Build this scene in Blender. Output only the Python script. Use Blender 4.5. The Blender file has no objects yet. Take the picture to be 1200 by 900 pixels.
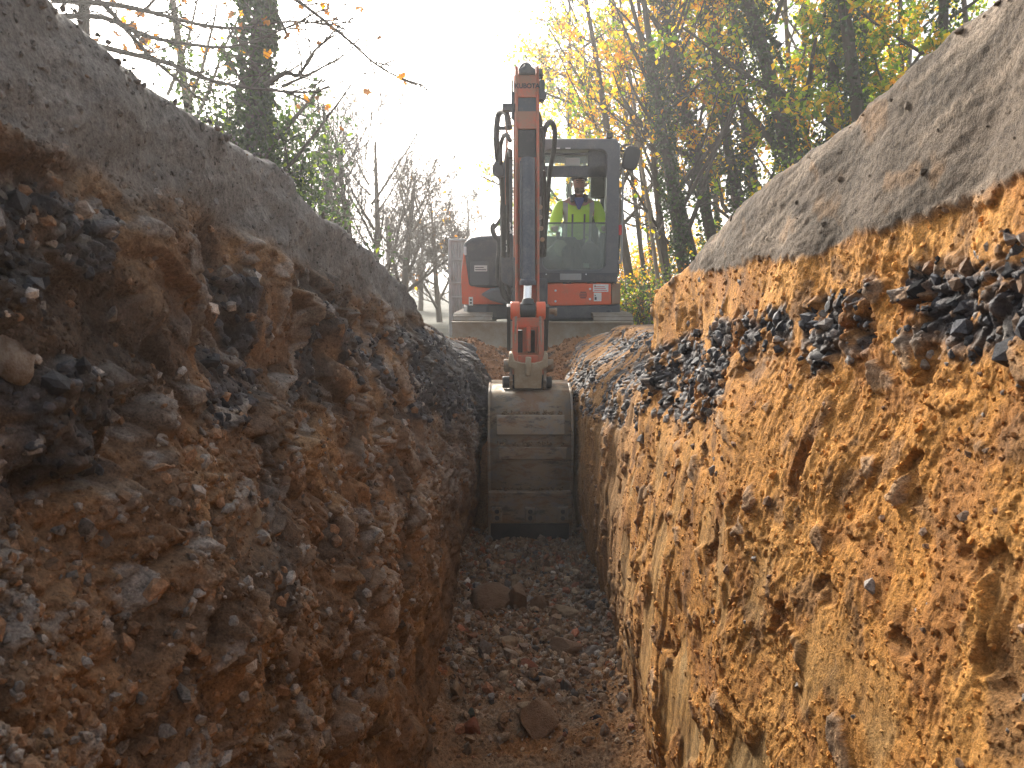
import bpy, bmesh, math, random
import numpy as np
from mathutils import Vector, Matrix, Quaternion
random.seed(7); np.random.seed(7)
R = math.radians
scene = bpy.context.scene
COL = scene.collection
F = 867.0; PITCH = R(7.7); CAMZ = 1.9
CP, SP = math.cos(PITCH), math.sin(PITCH)

def P(px, py, d):
    """world point at depth y=d whose picture position in the 1200x900 photograph was measured as px,py"""
    u = (px-600)/F; v = (450-py)/F
    dx, dy, dz = u, CP+v*SP, -SP+v*CP
    k = d/dy
    return Vector((dx*k, d, CAMZ+dz*k))

# ---------------------------------------------------------------- objects
def tag(o, label=None, cat=None, group=None, kind=None):
    if label: o['label'] = label
    if cat: o['category'] = cat
    if group: o['group'] = group
    if kind: o['kind'] = kind
    return o

def thing(name, label, cat, loc=(0,0,0), group=None):
    o = bpy.data.objects.new(name, None); COL.objects.link(o)
    o.location = loc; o.empty_display_size = .2
    return tag(o, label, cat, group)

def mesh_np(name, V, Fc, mat, smooth=True, cols=None, gloss=None, parent=None, mats=None, midx=None):
    V = np.asarray(V, np.float32); Fc = np.asarray(Fc, np.int32)
    me = bpy.data.meshes.new(name)
    n = Fc.shape[1]
    me.vertices.add(len(V)); me.vertices.foreach_set('co', V.ravel())
    me.loops.add(Fc.size); me.loops.foreach_set('vertex_index', Fc.ravel())
    me.polygons.add(len(Fc))
    me.polygons.foreach_set('loop_start', np.arange(0, Fc.size, n, dtype=np.int32))
    me.polygons.foreach_set('use_smooth', np.full(len(Fc), smooth))
    me.update(calc_edges=True)
    for m in (mats or [mat]): me.materials.append(m)
    if midx is not None: me.polygons.foreach_set('material_index', np.asarray(midx, np.int32))
    if cols is not None:
        a = me.color_attributes.new('Col', 'FLOAT_COLOR', 'POINT')
        c = np.ones((len(V), 4), np.float32); c[:, :3] = cols
        a.data.foreach_set('color', c.ravel())
    if gloss is not None:
        a = me.attributes.new('gls', 'FLOAT', 'POINT')
        a.data.foreach_set('value', np.asarray(gloss, np.float32))
    o = bpy.data.objects.new(name, me); COL.objects.link(o)
    if parent: o.parent = parent
    return o

class MB:
    """collects shapes (world coordinates) and links them as one mesh object"""
    def __init__(s): s.v = []; s.f = []; s.m = []; s.mi = 0
    def add(s, vs, fs):
        b = len(s.v); s.v += [tuple(v) for v in vs]
        s.f += [tuple(b+i for i in f) for f in fs]; s.m += [s.mi]*len(fs)
    def box(s, x0, x1, y0, y1, z0, z1, M=None):
        vs = [Vector((x, y, z)) for z in (z0, z1) for y in (y0, y1) for x in (x0, x1)]
        if M: vs = [M @ v for v in vs]
        s.add(vs, [(0,2,3,1),(4,5,7,6),(0,1,5,4),(2,6,7,3),(0,4,6,2),(1,3,7,5)])
    def prism(s, pts, x0, x1, axis='x'):
        """polygon of (a,b) pairs extruded along an axis: x -> (y,z), y -> (x,z), z -> (x,y)"""
        n = len(pts)
        def mk(t, p):
            return {'x': (t, p[0], p[1]), 'y': (p[0], t, p[1]), 'z': (p[0], p[1], t)}[axis]
        s.add([mk(x0, p) for p in pts]+[mk(x1, p) for p in pts],
              [tuple(range(n)), tuple(range(2*n-1, n-1, -1))]+[(i, i+n, (i+1) % n+n, (i+1) % n) for i in range(n)])
    def tube(s, pts, r, n=10, cap=True):
        pts = [Vector(p) for p in pts]
        rs = r if isinstance(r, (list, tuple)) else [r]*len(pts)
        rings = []; up = None
        for i, p in enumerate(pts):
            t = (pts[min(i+1, len(pts)-1)]-pts[max(i-1, 0)]).normalized()
            if up is None:
                up = Vector((0, 0, 1)) if abs(t.z) < .9 else Vector((1, 0, 0))
            a = t.cross(up).normalized(); b = a.cross(t).normalized(); up = b
            rings.append([p+(a*math.cos(k*2*math.pi/n)+b*math.sin(k*2*math.pi/n))*rs[i] for k in range(n)])
        fs = []
        for i in range(len(rings)-1):
            for k in range(n):
                fs.append((i*n+k, i*n+(k+1) % n, (i+1)*n+(k+1) % n, (i+1)*n+k))
        if cap:
            fs.append(tuple(range(n-1, -1, -1))); q = (len(rings)-1)*n; fs.append(tuple(q+k for k in range(n)))
        s.add([v for r_ in rings for v in r_], fs)
    def cyl(s, p0, p1, r, n=16): s.tube([p0, p1], r, n)
    def build(s, name, mat, parent=None, bevel=0, smooth=False, seg=2, origin=None):
        me = bpy.data.meshes.new(name)
        off = Vector((0, 0, 0))
        if parent is not None: off = wloc(parent)
        if parent is None:
            off = Vector(origin) if origin else Vector((0, 0, 0))
        me.from_pydata([tuple(Vector(v)-off) for v in s.v], [], s.f)
        mats = mat if isinstance(mat, list) else [mat]
        for m in mats: me.materials.append(m)
        if len(mats) > 1: me.polygons.foreach_set('material_index', s.m)
        bm = bmesh.new(); bm.from_mesh(me)
        bmesh.ops.recalc_face_normals(bm, faces=bm.faces)
        bm.to_mesh(me); bm.free()
        o = bpy.data.objects.new(name, me); COL.objects.link(o)
        if parent is not None: o.parent = parent
        else: o.location = off
        if bevel:
            b = o.modifiers.new('bevel', 'BEVEL'); b.width = bevel; b.segments = seg; b.limit_method = 'ANGLE'; b.angle_limit = R(35)
            b.harden_normals = False
        me.polygons.foreach_set('use_smooth', [True]*len(me.polygons))
        if not smooth:
            me.set_sharp_from_angle(angle=R(32))
        return o

def wloc(o):
    v = Vector((0, 0, 0))
    while o is not None:
        v = v+o.location; o = o.parent
    return v

# ---------------------------------------------------------------- numpy noise
def _h(ix, iy, seed):
    h = (ix.astype(np.int64)*374761393+iy.astype(np.int64)*668265263+seed*1274126177) & 0xffffffff
    h = ((h ^ (h >> 13))*1274126177) & 0xffffffff
    h = ((h ^ (h >> 15))*2246822519) & 0xffffffff
    return ((h ^ (h >> 16)) & 0xffffff)/float(0x1000000)

def gn(x, y, seed=0):
    ix = np.floor(x); iy = np.floor(y); fx = x-ix; fy = y-iy
    u = fx*fx*fx*(fx*(fx*6-15)+10); v = fy*fy*fy*(fy*(fy*6-15)+10)
    def g(a, b):
        an = _h(ix+a, iy+b, seed)*2*math.pi
        return np.cos(an)*(fx-a)+np.sin(an)*(fy-b)
    n0 = g(0, 0)*(1-u)+g(1, 0)*u; n1 = g(0, 1)*(1-u)+g(1, 1)*u
    return (n0*(1-v)+n1*v)*1.5

def fbm(x, y, o=4, seed=0, gain=.5):
    s = 0; a = 1; t = 0
    for k in range(o):
        s = s+a*gn(x, y, seed+k*17); t += a; a *= gain; x = x*2.03+3.1; y = y*2.03+1.7
    return s/t*1.4

def ridged(x, y, o=4, seed=0):
    s = 0; a = 1; t = 0
    for k in range(o):
        s = s+a*(1-2*np.abs(gn(x, y, seed+k*13))); t += a; a *= .5; x = x*2.07+1.3; y = y*2.07+4.1
    return s/t

def worley(x, y, seed=0, jit=.9):
    ix = np.floor(x); iy = np.floor(y)
    f1 = np.full(x.shape, 9.); f2 = np.full(x.shape, 9.)
    bx = np.zeros(x.shape); by = np.zeros(x.shape); ci = np.zeros(x.shape); cj = np.zeros(x.shape)
    for a in (-1, 0, 1):
        for b in (-1, 0, 1):
            cx = ix+a; cy = iy+b
            px = cx+.5+(_h(cx, cy, seed)-.5)*jit; py = cy+.5+(_h(cx, cy, seed+5)-.5)*jit
            d = np.hypot(px-x, py-y)
            m = d < f1
            f2 = np.where(m, f1, np.minimum(f2, d))
            bx = np.where(m, x-px, bx); by = np.where(m, y-py, by)
            ci = np.where(m, cx, ci); cj = np.where(m, cy, cj); f1 = np.where(m, d, f1)
    return f1, f2, bx, by, _h(ci, cj, seed+11), _h(ci, cj, seed+12), _h(ci, cj, seed+13)

def sstep(a, b, x):
    t = np.clip((x-a)/(b-a), 0, 1); return t*t*(3-2*t)

def stones(x, y, seed, tilt=1.2, edge=.25):
    """angular stones: each cell a tilted facet standing out of its joints. returns height 0..1, edge mask, random id"""
    wx = fbm(x*.9, y*.9, 2, seed+3)*.25; wy = fbm(x*.9+9, y*.9+4, 2, seed+4)*.25
    f1, f2, bx, by, h1, h2, h3 = worley(x+wx, y+wy, seed)
    e = sstep(0, edge, f2-f1)
    fac = h1*.7+(h2-.5)*tilt*bx+(h3-.5)*tilt*by+.3-.35*f1*f1
    # a second, smaller break of each facet
    g = np.abs((h3-.5)*bx*2+(h1-.5)*by*2+ (h2-.5)*.4)
    return np.clip((fac+.35*np.minimum(g, .5))*e, 0, 1.6), e, h1, h2

def mixc(c, col, m):
    return c*(1-m[:, None])+np.asarray(col)[None, :]*m[:, None]

# ---------------------------------------------------------------- materials
def nmat(name):
    m = bpy.data.materials.new(name); m.use_nodes = True
    nt = m.node_tree; return m, nt, nt.nodes['Principled BSDF']
def N(nt, t, **kw):
    n = nt.nodes.new(t)
    for k, v in kw.items():
        if k in n.inputs: n.inputs[k].default_value = v
        else: setattr(n, k, v)
    return n
def L(nt, a, b): nt.links.new(a, b)

def paint(name, col, rough=.45, dirt=(.25, .19, .13), dirt_amt=.35, metal=0., scale=6., bump=.15, coat=0., fine=60.):
    """weathered surface: base colour, blotches of dust/soil, small scratches in roughness"""
    m, nt, b = nmat(name)
    tc = N(nt, 'ShaderNodeTexCoord')
    n1 = N(nt, 'ShaderNodeTexNoise', Scale=scale, Detail=8., Roughness=.65); L(nt, tc.outputs['Object'], n1.inputs['Vector'])
    n2 = N(nt, 'ShaderNodeTexNoise', Scale=fine, Detail=5., Roughness=.7); L(nt, tc.outputs['Object'], n2.inputs['Vector'])
    ad = N(nt, 'ShaderNodeMath', operation='MULTIPLY_ADD'); L(nt, n2.outputs[0], ad.inputs[0]); ad.inputs[1].default_value = .45; L(nt, n1.outputs[0], ad.inputs[2])
    mr = N(nt, 'ShaderNodeMapRange'); L(nt, ad.outputs[0], mr.inputs[0])
    c0 = .95-dirt_amt*.55
    mr.inputs[1].default_value = c0-.12; mr.inputs[2].default_value = c0+.14; mr.inputs[3].default_value = 0; mr.inputs[4].default_value = min(1, .35+dirt_amt)
    mx = N(nt, 'ShaderNodeMix', data_type='RGBA'); L(nt, mr.outputs[0], mx.inputs[0])
    hv = N(nt, 'ShaderNodeMix', data_type='RGBA'); L(nt, n2.outputs[0], hv.inputs[0])
    hv.inputs[6].default_value = (*[c*.82 for c in col], 1); hv.inputs[7].default_value = (*[min(1, c*1.15) for c in col], 1)
    L(nt, hv.outputs[2], mx.inputs[6]); mx.inputs[7].default_value = (*dirt, 1)
    L(nt, mx.outputs[2], b.inputs['Base Color'])
    rr = N(nt, 'ShaderNodeMapRange'); L(nt, mr.outputs[0], rr.inputs[0]); rr.inputs[3].default_value = rough; rr.inputs[4].default_value = .9
    L(nt, rr.outputs[0], b.inputs['Roughness'])
    b.inputs['Metallic'].default_value = metal
    if coat: b.inputs['Coat Weight'].default_value = coat
    if bump:
        bp = N(nt, 'ShaderNodeBump', Strength=bump, Distance=.004); L(nt, ad.outputs[0], bp.inputs['Height']); L(nt, bp.outputs[0], b.inputs['Normal'])
    return m

def soil_mat(name, s1=70., s2=260., bump=.6, dist=.01):
    m, nt, b = nmat(name)
    at = N(nt, 'ShaderNodeAttribute', attribute_name='Col'); gl = N(nt, 'ShaderNodeAttribute', attribute_name='gls')
    tc = N(nt, 'ShaderNodeTexCoord')
    n1 = N(nt, 'ShaderNodeTexNoise', Scale=s1, Detail=6., Roughness=.7); L(nt, tc.outputs['Object'], n1.inputs['Vector'])
    n2 = N(nt, 'ShaderNodeTexNoise', Scale=s2, Detail=4., Roughness=.7); L(nt, tc.outputs['Object'], n2.inputs['Vector'])
    n3 = N(nt, 'ShaderNodeTexNoise', Scale=9., Detail=5., Roughness=.6); L(nt, tc.outputs['Object'], n3.inputs['Vector'])
    s = N(nt, 'ShaderNodeMath', operation='ADD'); L(nt, n1.outputs[0], s.inputs[0]); L(nt, n2.outputs[0], s.inputs[1])
    mr = N(nt, 'ShaderNodeMapRange'); L(nt, s.outputs[0], mr.inputs[0]); mr.inputs[1].default_value = .7; mr.inputs[2].default_value = 1.3
    mr.inputs[3].default_value = .28; mr.inputs[4].default_value = 1.75
    vm = N(nt, 'ShaderNodeVectorMath', operation='SCALE'); L(nt, at.outputs['Color'], vm.inputs[0]); L(nt, mr.outputs[0], vm.inputs['Scale'])
    mr3 = N(nt, 'ShaderNodeMapRange'); L(nt, n3.outputs[0], mr3.inputs[0]); mr3.inputs[1].default_value = .3; mr3.inputs[2].default_value = .7
    mr3.inputs[3].default_value = .84; mr3.inputs[4].default_value = 1.16
    vm2 = N(nt, 'ShaderNodeVectorMath', operation='SCALE'); L(nt, vm.outputs[0], vm2.inputs[0]); L(nt, mr3.outputs[0], vm2.inputs['Scale'])
    L(nt, vm2.outputs[0], b.inputs['Base Color'])
    rr = N(nt, 'ShaderNodeMapRange'); L(nt, gl.outputs['Fac'], rr.inputs[0]); rr.inputs[3].default_value = .95; rr.inputs[4].default_value = .3
    L(nt, rr.outputs[0], b.inputs['Roughness'])
    b.inputs['Specular IOR Level'].default_value = .4
    bp = N(nt, 'ShaderNodeBump', Strength=bump, Distance=dist); L(nt, s.outputs[0], bp.inputs['Height']); L(nt, bp.outputs[0], b.inputs['Normal'])
    return m
# ================================================================ the trench
FARZ = 1.0          # level of the ground the machine stands on
def lerp_tab(tab, y):
    ys = [t[0] for t in tab]
    return np.interp(y, ys, [t[1] for t in tab])
LIP_L = [(-6, 1.4), (-3, 2.40), (.6, 2.35), (1.08, 2.30), (1.23, 2.26), (1.54, 2.235), (2.2, 2.22), (2.32, 2.14), (3.5, 2.02), (4.2, 1.90), (4.6, 1.76), (4.75, 1.62), (5.6, 1.62), (6.2, 1.5), (7.2, 1.32), (8.3, 1.15)]
LIP_R = [(-6, 1.4), (-3, 2.3), (.6, 2.33), (.93, 2.30), (1.16, 2.285), (1.44, 2.23), (1.89, 2.155), (2.45, 2.05), (3.05, 1.87), (3.2, 1.68), (4.0, 1.62), (5.2, 1.6), (6.2, 1.55), (7.3, 1.42), (8.3, 1.15)]
ZL = [0, .5, 1.0, 1.3, 1.5, 1.75, 2.4]
XT_L = {-6: [.36,.4,.45,.5,.55,.6,.62], 3.4: [.35,.38,.42,.47,.52,.585,.62], 4.5: [.345,.35,.38,.46,.5,.57,.6], 4.85: [.34,.31,.30,.38,.48,.6,.7],
        5.4: [.32,.25,.22,.34,.52,.75,.9], 6.2: [.3,.22,.2,.32,.62,.9,1.], 8.3: [.3,.3,.3,.6,1.1,1.4,1.5]}
XT_R = {-6: [.54,.5,.52,.55,.58,.63,.66], 3.0: [.54,.49,.5,.53,.56,.6,.65], 3.14: [.55,.53,.54,.57,.62,.66,.7], 3.3: [.55,.56,.57,.6,.7,.85,.95],
        5.2: [.54,.47,.48,.58,.8,1.0,1.1], 6.2: [.5,.44,.43,.58,.82,1.05,1.2], 8.3: [.5,.45,.5,.7,1.3,1.5,1.7]}
def baseX(side, y, z):
    T = XT_L if side < 0 else XT_R
    ys = sorted(T); A = np.array([T[k] for k in ys])
    yi = np.interp(y, ys, np.arange(len(ys))); i = np.clip(np.floor(yi).astype(int), 0, len(ys)-2); f = yi-i
    zi = np.interp(z, ZL, np.arange(len(ZL))); j = np.clip(np.floor(zi).astype(int), 0, len(ZL)-2); g = zi-j
    g = g*g*(3-2*g)*.5+g*.5
    return (A[i, j]*(1-f)*(1-g)+A[i+1, j]*f*(1-g)+A[i, j+1]*(1-f)*g+A[i+1, j+1]*f*g)

def left_fields(y, z, masks=False):
    """relief (m, towards the trench), colour, gloss of the left face"""
    wy = y+fbm(y*2.2, z*2.2, 3, 31)*.10; wz = z+fbm(y*2.2+7, z*2.2+3, 3, 32)*.10
    d = (y*.0+1)
    big = fbm(wy*1.4, wz*1.7+.3*wy, 3, 1)*.075+fbm(wy*4.2, wz*4.4+wy, 3, 2)*.026
    # layers
    topb = np.interp(y, [0, 1.0, 1.6, 2.2, 3.0, 3.8, 4.6, 5.0, 8], [2.08, 2.08, 2.02, 1.94, 1.86, 1.76, 1.70, 1.80, 1.8])+fbm(y*3, z*3, 3, 40)*.035
    bt = np.interp(y, [0, .9, 2, 3, 3.6, 4.3, 5.5, 8], [2.0, 2.0, 1.87, 1.72, 1.66, 1.64, 1.56, 1.4])
    bb = np.interp(y, [0, .9, 2, 3, 3.6, 4.3, 5.5, 8], [1.68, 1.70, 1.62, 1.46, 1.22, 1.08, .85, .9])
    wob = fbm(wy*4, wz*4, 4, 50)*.10+fbm(wy*1.3, wz*1.3, 2, 51)*.08
    grey = sstep(-.02, .03, z-topb)
    black = sstep(-.03, .04, bt-z+wob)*sstep(-.03, .05, z-bb+wob)
    pat = sstep(-.05, .10, fbm(wy*2.6, wz*3.1, 3, 55)+.14+.38*sstep(3.0, 3.6, y))
    black = black*pat
    grav = sstep(.45, .8, z+wob)*sstep(.10, -.05, z-bb+wob)*(1-black)
    rocky = sstep(.35, .75, z+wob)*(1-grey)
    smooth_lo = sstep(.75, .3, z+wob)
    # boulders and stones
    s1, e1, a1, b1 = stones(wy*5.2, wz*6.5, 3, 1.5, .30)        # ~17 cm lumps
    s2, e2, a2, b2 = stones(wy*13, wz*15, 4, 1.5, .30)          # ~7 cm
    s3, e3, a3, b3 = stones(wy*30, wz*32, 5, 1.6, .35)          # ~3 cm
    pick1 = sstep(.45, .6, a1)
    pick2 = sstep(.55, .7, b2)
    clod = fbm(wy*22, wz*22, 4, 60)
    near = sstep(3.4, 2.2, y)
    D = big
    D = D+(1-grey)*rocky*(.048*s1*(.25+.75*pick1)*(.5+.5*near))
    D = D+(1-grey)*(.017*s2*(.15+.85*np.maximum(black, pick2))*(.4+.6*rocky))
    D = D+(.010*s3*np.clip(.45*rocky+black+grav*.8, 0, 1)*(1-grey))
    D = D+.009*clod*(1-grey*.7)+.0036*fbm(wy*60, wz*60, 3, 61)+.0034*fbm(wy*110, wz*100, 3, 62)*(1-grey*.6)
    # large downward scoops of the lower face
    sc = ridged(y*1.3+z*.9, z*.8-y*.2, 3, 70)
    D = D+smooth_lo*.05*sc*near+smooth_lo*.012*fbm(y*3, z*14, 3, 71)
    D = D*(1-grey*.55)+grey*(.010*fbm(y*2.2, z*9-y*3, 4, 73)+.004*fbm(y*14, z*14, 3, 74))
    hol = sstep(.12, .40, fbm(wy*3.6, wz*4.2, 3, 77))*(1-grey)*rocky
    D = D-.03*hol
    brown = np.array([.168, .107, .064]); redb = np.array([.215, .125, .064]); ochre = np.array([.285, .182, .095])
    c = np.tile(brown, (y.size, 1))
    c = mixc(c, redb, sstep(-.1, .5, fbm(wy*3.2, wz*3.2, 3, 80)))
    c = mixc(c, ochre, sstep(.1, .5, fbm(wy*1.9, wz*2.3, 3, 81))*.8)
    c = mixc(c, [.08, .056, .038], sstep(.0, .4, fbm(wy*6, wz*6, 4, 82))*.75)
    c = mixc(c, [.05, .042, .036], hol*.6)  # darker colour paints shade into the hollows
    gstone = np.clip(.08+.20*b2[:, None]*np.array([1, .96, .9])+np.array([.02, .01, 0]), 0, 1)
    soil_on = sstep(-.15, .15, fbm(wy*9, wz*9, 3, 83)-.1)        # soil smeared over stones
    mk = (pick2*rocky*(1-grey)*sstep(.35, .6, s2)*(1-soil_on*.8))*.75
    c = c*(1-mk[:, None])+gstone*mk[:, None]
    m1 = pick1*sstep(.72, .95, s1)*rocky*(1-soil_on)*.55
    c = c*(1-m1[:, None])+(np.array([.24, .2, .16])*(.6+.7*a1[:, None]))*m1[:, None]
    blk = np.array([.035, .036, .04])*(.5+2.2*(a3[:, None]**3)+.7*b2[:, None])
    light = (b3 > .93)*1.0
    blk = blk*(1-light[:, None])+np.array([.26, .25, .23])*light[:, None]
    mb = black*(.95-.35*soil_on*sstep(3.6, 3.0, y))
    c = c*(1-mb[:, None])+blk*mb[:, None]
    gr = np.array([.17, .15, .13])*(.35+1.5*a3[:, None])
    mg = grav*sstep(2.8, 4.0, y)*.65*(1-.4*soil_on)*sstep(.55, .85, z)
    c = c*(1-mg[:, None])+gr*mg[:, None]
    dirt_shade = sstep(.0, .35, fbm(wy*2.1+5, wz*2.4, 3, 85))*(1-grey)*sstep(.9, 1.3, z)*.7  # black dirt tone, deepened to paint cavity darkness into the colour
    c = mixc(c, [.065, .055, .047], dirt_shade)
    gc = mixc(np.tile([.18, .17, .158], (y.size, 1)), [.135, .127, .118], sstep(-.3, .4, fbm(y*3, z*10-y*2, 4, 86)))
    c = c*(1-grey[:, None])+gc*grey[:, None]
    gls = np.clip(mb*.55*e3+mk*.35+m1*.4, 0, 1)
    if masks: return D, c, gls, dict(grey=grey, black=black, grav=grav, rocky=rocky)
    return D, c, gls

def right_fields(y, z, masks=False):
    wy = y+fbm(y*2.2, z*2.2, 3, 131)*.08; wz = z+fbm(y*2.2+7, z*2.2+3, 3, 132)*.08
    topb = np.interp(y, [0, .92, 1.14, 1.56, 2.37, 2.65, 2.9, 3.4, 8], [2.05, 2.04, 2.006, 1.96, 1.93, 1.95, 2.1, 2.3, 2.3])+fbm(y*4, z*4, 4, 140)*.02+fbm(y*22, z*22, 3, 141)*.012
    bt = np.interp(y, [0, .95, 1.3, 1.88, 2.2, 3.0, 3.4, 5.0, 8], [1.98, 1.97, 1.925, 1.83, 1.80, 1.64, 1.68, 1.60, 1.5])
    bb = np.interp(y, [0, .95, 1.3, 1.88, 2.1, 3.0, 3.4, 5.0, 8], [1.76, 1.80, 1.79, 1.62, 1.47, 1.36, 1.2, 1.0, .9])
    wob = fbm(wy*5, wz*5, 4, 150)*.06
    grey = sstep(-.008, .012, z-topb)
    bw = sstep(-.015, .03, bt-z+wob)*sstep(-.015, .04, z-bb+wob)
    pat = sstep(-.06, .06, fbm(wy*4.2, wz*4.6, 3, 155)+.25+.25*sstep(1.9, 2.2, y)*sstep(3.2, 3.0, y)-.05*sstep(3.2, 3.5, y))
    black = bw*pat
    gap = sstep(1.45, 1.62, y)*sstep(1.95, 1.8, y)*sstep(.02, -.06, z-bt+.09)      # clean soil under the thin upper seam
    black = black*(1-.85*gap)
    sm = sstep(.06, .22, fbm(y*4+z*1.0, z*2.2, 4, 160)+.08*sstep(1.6, 2.4, y)-.18*sstep(1.5, .9, y)-.05)*sstep(1.5, 1.1, z)   # bucket-smeared clay
    s2, e2, a2, b2 = stones(wy*15, wz*16, 104, 1.6, .30)
    s3, e3, a3, b3 = stones(wy*32, wz*32, 105, 1.6, .35)
    D = fbm(wy*1.4, wz*1.3, 3, 101)*.045
    rough = (1-sm)*(1-grey); rsc = .8-.4*sstep(1.5, 2.2, y)
    D = D+rough*rsc*(.010*fbm(wy*8, wz*5, 3, 102)+  .0046*fbm(wy*30, wz*15, 4, 103)+.0032*fbm(wy*75, wz*60, 3, 106)+.0016*fbm(wy*150, wz*120, 2, 113))
    D = D+sstep(1.7, 2.6, y)*sstep(1.4, 1.0, z)*.011*fbm(y*9+z*.8, z*1.1, 3, 107)
    D = D+black*(.020*s2+.010*s3-.016)
    D = D-sm*.006+sm*(.003*fbm(y*30+z*8, z*3, 3, 108))
    D = D+grey*(.006*fbm(y*2.5, z*5-y*2, 3, 109)+.0024*fbm(y*3.5, (z+.28*y)*26, 4, 110)+.0020*fbm(y*30, (z+.3*y)*60, 3, 114)+.004)
    hole = sstep(.34, .5, fbm(wy*8+11, wz*7, 4, 115))*(1-grey)*(1-sm)*sstep(.05, .2, topb-z)
    D = D-hole*.014
    D = D+.012*s2*sstep(.8, .9, b2)*rough
    # vertical step ledges
    D = D+.008*(sstep(0, .04, fbm(y*3.1+3, z*.9, 2, 112)))*sstep(1.7, 2.3, y)*(1-grey)*sstep(1.5, 1.2, z)
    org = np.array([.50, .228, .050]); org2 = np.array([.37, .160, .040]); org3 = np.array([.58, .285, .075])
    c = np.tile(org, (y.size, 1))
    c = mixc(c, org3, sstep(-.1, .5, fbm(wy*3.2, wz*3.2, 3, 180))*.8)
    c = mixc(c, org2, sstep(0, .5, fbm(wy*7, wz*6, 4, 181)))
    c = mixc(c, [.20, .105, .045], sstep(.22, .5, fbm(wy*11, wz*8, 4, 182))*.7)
    c = mixc(c, [.22, .12, .05], hole*.45)
    c = mixc(c, [.46, .27, .09], sm*.6)
    c = mixc(c, [.36, .26, .13], sm*sstep(.1, .5, fbm(y*6+z*3, z*2.5, 3, 183))*.5)
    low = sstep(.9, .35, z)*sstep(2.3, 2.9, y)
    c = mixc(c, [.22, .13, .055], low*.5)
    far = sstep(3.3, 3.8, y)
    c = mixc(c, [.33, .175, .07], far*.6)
    blk = np.array([.033, .034, .038])*(.5+1.8*(a3[:, None]**2)+1.0*b2[:, None])
    light = (b3 > .94)*1.0
    blk = blk*(1-light[:, None])+np.array([.28, .27, .25])*light[:, None]
    soil_on = sstep(.05, .3, fbm(wy*10, wz*10, 3, 184))
    mb = black*(.96-.75*soil_on)
    c = c*(1-mb[:, None])+blk*mb[:, None]
    ps = sstep(.88, .93, b2)*rough*sstep(.4, .6, s2)*.5
    c = c*(1-ps[:, None])+(np.array([.3, .24, .18])*(.4+a2[:, None]))*ps[:, None]
    gc = mixc(np.tile([.155, .118, .086], (y.size, 1)), [.11, .085, .062], sstep(-.3, .4, fbm(y*3-z*5, z*9+y*2, 4, 186)))
    gc = mixc(gc, [.27, .21, .155], sstep(.22, .42, fbm(y*2.6, (z+.3*y)*13, 4, 187))*.8)
    gc = mixc(gc, [.11, .085, .065], sstep(.2, .45, fbm(y*5, (z+.25*y)*22, 4, 189))*.6)
    gc = mixc(gc, [.33, .17, .06], sstep(.3, .5, fbm(y*8, z*8, 3, 188))*.3)
    c = c*(1-grey[:, None])+gc*grey[:, None]
    gls = np.clip(mb*.6*e3+sm*.12, 0, 1)
    if masks: return D, c, gls, dict(grey=grey, black=black, grav=black*0, rocky=rough)
    return D, c, gls

def lip(side, y):
    v = lerp_tab(LIP_L if side < 0 else LIP_R, y)
    return v+(.014 if side < 0 else .008)*fbm(y*3.1, y*0+side*5, 4, 200)+.007*fbm(y*16, y*0+side*3, 3, 201)

def build_bank(side):
    ys = [-6.]
    while ys[-1] < 8.3:
        d = ys[-1]
        if d < -.5: st = .12
        elif d < .45: st = .03
        else: st = min(max(d*d/620*.9, .0026), .0125)
        ys.append(d+st)
    ys = np.array(ys); nz = 600
    t = np.linspace(0, 1, nz)
    lp = lip(side, ys)
    Z = -.06+(lp[:, None]+.06)*t[None, :]
    Y = np.repeat(ys[:, None], nz, 1)
    y = Y.ravel(); z = Z.ravel()
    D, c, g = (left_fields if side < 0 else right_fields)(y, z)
    # round the shoulder and keep relief from tearing the rim
    rim = np.repeat((lp[:, None]), nz, 1).ravel()-z
    rnd = .02*np.exp(-rim/.015)
    X = (baseX(side, y, z)-D+rnd)*side
    z2 = z-.006*np.exp(-rim/.01)
    V = np.stack([X, y, z2], 1).reshape(len(ys), nz, 3)
    C = c.reshape(len(ys), nz, 3); G = g.reshape(len(ys), nz)
    # the ground behind the rim
    outs = np.array([.015, .04, .08, .13, .2, .3, .45, .7, 1., 1.5, 2.2, 3., 4., 5., 6.2])
    top = V[:, -1, :]
    E = np.zeros((len(ys), len(outs), 3))
    for k, o in enumerate(outs):
        f = np.clip((6.0-o)/5.4, 0, 1)**.8
        xx = np.abs(top[:, 0])+o
        zz = FARZ-.02+(lp-FARZ+.02)*f+.006*fbm(ys*9, ys*0+o*9, 3, 210)+.012*(1-math.exp(-o*9))
        zz = np.where(o > 5.9, FARZ-.03, zz)
        E[:, k, 0] = xx*side; E[:, k, 1] = ys; E[:, k, 2] = zz
    V = np.concatenate([V, E], 1)
    gcol = np.array([.17, .135, .10] if side > 0 else [.15, .125, .105])
    cc = np.tile(gcol, (len(ys), len(outs), 1)); cc[:, :4] = (C[:, -1:, :]+0)*.5+cc[:, :4]*.5
    C = np.concatenate([C, cc], 1); G = np.concatenate([G, np.zeros((len(ys), len(outs)))], 1)
    n, m = V.shape[:2]
    idx = np.arange(n*m).reshape(n, m)
    q = np.stack([idx[:-1, :-1], idx[1:, :-1], idx[1:, 1:], idx[:-1, 1:]], -1).reshape(-1, 4)
    if side > 0: q = q[:, ::-1]
    name = 'earth_bank_left' if side < 0 else 'earth_bank_right'
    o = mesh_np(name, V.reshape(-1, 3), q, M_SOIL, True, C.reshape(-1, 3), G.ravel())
    tag(o, 'stony brown dug face of the trench on the shaded left side' if side < 0 else 'orange sandy dug face of the trench with a black stone seam',
        None, None, 'structure')
    return o

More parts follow.
